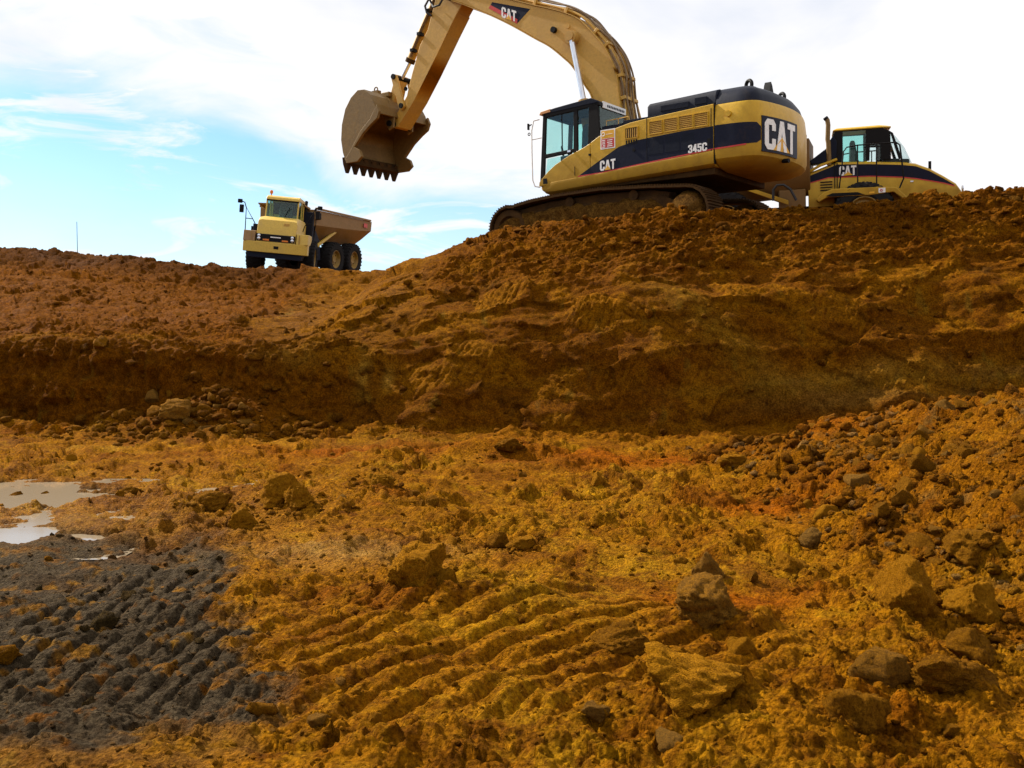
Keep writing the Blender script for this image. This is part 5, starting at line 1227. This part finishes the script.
for n, smp, (s0, s1), mats, grp in ZONES:
    pts = np.array([smp() for _ in range(n)]); g = ground_at(pts[:, 0], pts[:, 1])
    for k in range(n):
        s_ = s0 + (s1 - s0) * rg.rand() ** 2.2; mk = mats[rg.randint(len(mats))]
        o = bpy.data.objects.new('clod', variants[mk][rg.randint(6)]); COL.objects.link(o)
        o.location = (float(g[k, 0]), float(g[k, 1]), float(g[k, 2]) + s_*.12); o.scale = (s_*rg.uniform(.8, 1.35), s_*rg.uniform(.7, 1.1), s_*rg.uniform(.6, .95))
        o.rotation_euler = (rg.uniform(-.5, .5), rg.uniform(-.5, .5), rg.uniform(0, 6.28))
        o['category'] = 'clod'; o['group'] = grp
        L = min(LM, key=lambda l: math.hypot(l[0]-g[k, 0], l[1]-g[k, 1])); dx, dy = g[k, 0]-L[0], g[k, 1]-L[1]
        d_ = ('right of' if dx > 0 else 'left of') if abs(dx) > abs(dy) else ('behind' if dy > 0 else 'in front of')
        scat.append((L[2], d_, math.hypot(dx, dy), o, COLN[mk], 'small' if s_ < .06 else ('medium' if s_ < .1 else 'large')))
bins = {}
for t in sorted(scat, key=lambda t: t[2]):
    k_ = (t[0], t[1], t[4], t[5]); i_ = bins[k_] = bins.get(k_, -1) + 1
    t[3]['label'] = '%s %s clod, %s %s the %s' % (t[5], t[4], ORD[min(i_, 19)], t[1], t[0])
# crumbs: joined, nobody could count them
def size_big(s): return s > .05
def crumbs(name, n, sampler, s0, s1, tint, tintw, seed, lab):
    rg = np.random.RandomState(seed); pts = sampler(rg, n); g, gc, gw = patch_full(pts[:, 0], pts[:, 1]); CC = []
    base_v = [rock_verts(2 if size_big(s1) else 2, seed + i, cuts=9, rough=.24, chunk=.95) for i in range(12)]
    VV = []; FF = []; o_ = 0
    size = s0 + (s1 - s0) * rg.rand(n) ** 3; size = size * np.clip(g[:, 1] / 7, .55, 2.2)
    for k in range(n):
        V, F = base_v[k % 12]; a = rg.uniform(0, 6.28); ca, sa = math.cos(a), math.sin(a)
        V = V * (size[k] * np.array([rg.uniform(.8, 1.4), rg.uniform(.7, 1.1), rg.uniform(.55, .95)], np.float32))
        VV.append(np.stack([V[:, 0]*ca - V[:, 1]*sa + g[k, 0], V[:, 0]*sa + V[:, 1]*ca + g[k, 1], V[:, 2] + g[k, 2] + size[k]*.08], 1)); FF.append(F + o_); o_ += len(V); CC.append(np.repeat((gc[k] * (1 - tintw) + np.array(tint, np.float32) * tintw)[None] * rg.uniform(.75, 1.2), len(V), 0))
    me = raw_mesh(name, np.concatenate(VV), np.concatenate(FF)); me.materials.append(M_soil)
    at = me.color_attributes.new('soil', 'FLOAT_COLOR', 'POINT'); CC = np.concatenate(CC)
    at.data.foreach_set('color', np.concatenate([CC, np.ones((len(CC), 1))], 1).astype(np.float32).ravel())
    o = bpy.data.objects.new(name, me); COL.objects.link(o); o['kind'] = 'stuff'; o['label'] = lab; o['category'] = 'rubble'
def s_floor(rg, n):
    d = 1600 / rg.uniform(115, 455, n); a = rg.uniform(-.53, .53, n); keep = ~((a*d < -1.6) & (d < 7.6) & (rg.rand(n) < .8)) & ~((a*d < -2.9) & (d > 7.3) & (d < 11.4)); return np.stack([a*d, d], 1)[keep | (rg.rand(n) < 0)][:n] if keep.sum() else np.stack([a*d, d], 1)
def s_pad(f):
    def g_(rg, n):
        out = f(rg, n*2)
        while len(out) < n: out = np.concatenate([out, f(rg, n)])
        return out[:n]
    return g_
def s_pile(rg, n): return np.stack([2.5 + np.abs(rg.normal(0, 1.6, n)), 3.8 + rg.rand(n)**1.4 * 10.5], 1)
def s_wall(rg, n):
    x = rg.uniform(-4.5, 11, n); y = 15.7 + rg.rand(n) * 4.3; return np.stack([x, y], 1)
def s_rub(rg, n): return np.stack([-5.2 + rg.normal(0, 1.3, n), 16.2 + rg.normal(0, .5, n)], 1)
def s_left(rg, n): return np.stack([rg.uniform(-16, -3.5, n), rg.uniform(17.5, 38, n)], 1)
def s_mud(rg, n): return np.stack([rg.uniform(-3.6, -1.3, n), rg.uniform(3.8, 7.8, n)], 1)
def s_heap(rg, n):
    H_ = np.array(HEAPS); k_ = rg.randint(len(H_), size=n); r_ = H_[k_, 2] * (1 + .75 * rg.rand(n) ** 1.5); a_ = rg.uniform(0, 6.283, n)
    return np.stack([H_[k_, 0] + r_ * np.cos(a_), H_[k_, 1] + r_ * np.sin(a_)], 1)
def s_crest(rg, n): x = rg.uniform(-1, 11, n); return np.stack([x, np.interp(x, [-1, 1.2, 3, 5, 10, 14], [22.6, 20.2, 19.4, 19.4, 19.8, 20.2]) + rg.uniform(-1.2, .5, n)], 1)
crumbs('soil_crumbs', 3600, s_pad(s_floor), .006, .034, (.13, .055, .003), .25, 1, 'loose ochre crumbs of clay over the pit floor')
crumbs('boulder_crumbs', 1100, s_heap, .006, .04, (.13, .055, .003), .3, 21, 'crumbs heaped around the boulders')
crumbs('bank_rubble', 3400, s_pile, .010, .065, (.085, .033, .002), .45, 2, 'brown rubble covering the bank at right')
crumbs('bank_rubble', 500, s_pile, .012, .055, (.12, .078, .03), .55, 12, 'grey stony rubble in the bank at right')
crumbs('wall_crumbs', 600, s_wall, .008, .05, (.09, .036, .002), .3, 3, 'crumbs clinging to the cut face of the high bank')
crumbs('crest_rubble', 900, s_crest, .008, .06, (.10, .042, .003), .3, 7, 'loose clods along the crest of the high bank')
crumbs('step_rubble', 500, s_rub, .015, .07, (.09, .038, .003), .5, 4, 'brown rubble at the foot of the left step')
crumbs('terrace_crumbs', 900, s_left, .008, .045, (.10, .04, .003), .3, 5, 'scattered brown crumbs on the sloping left terrace')
crumbs('mud_crumbs', 700, s_mud, .005, .024, (.05, .034, .015), .3, 6, 'dark crumbs on the grey mud')
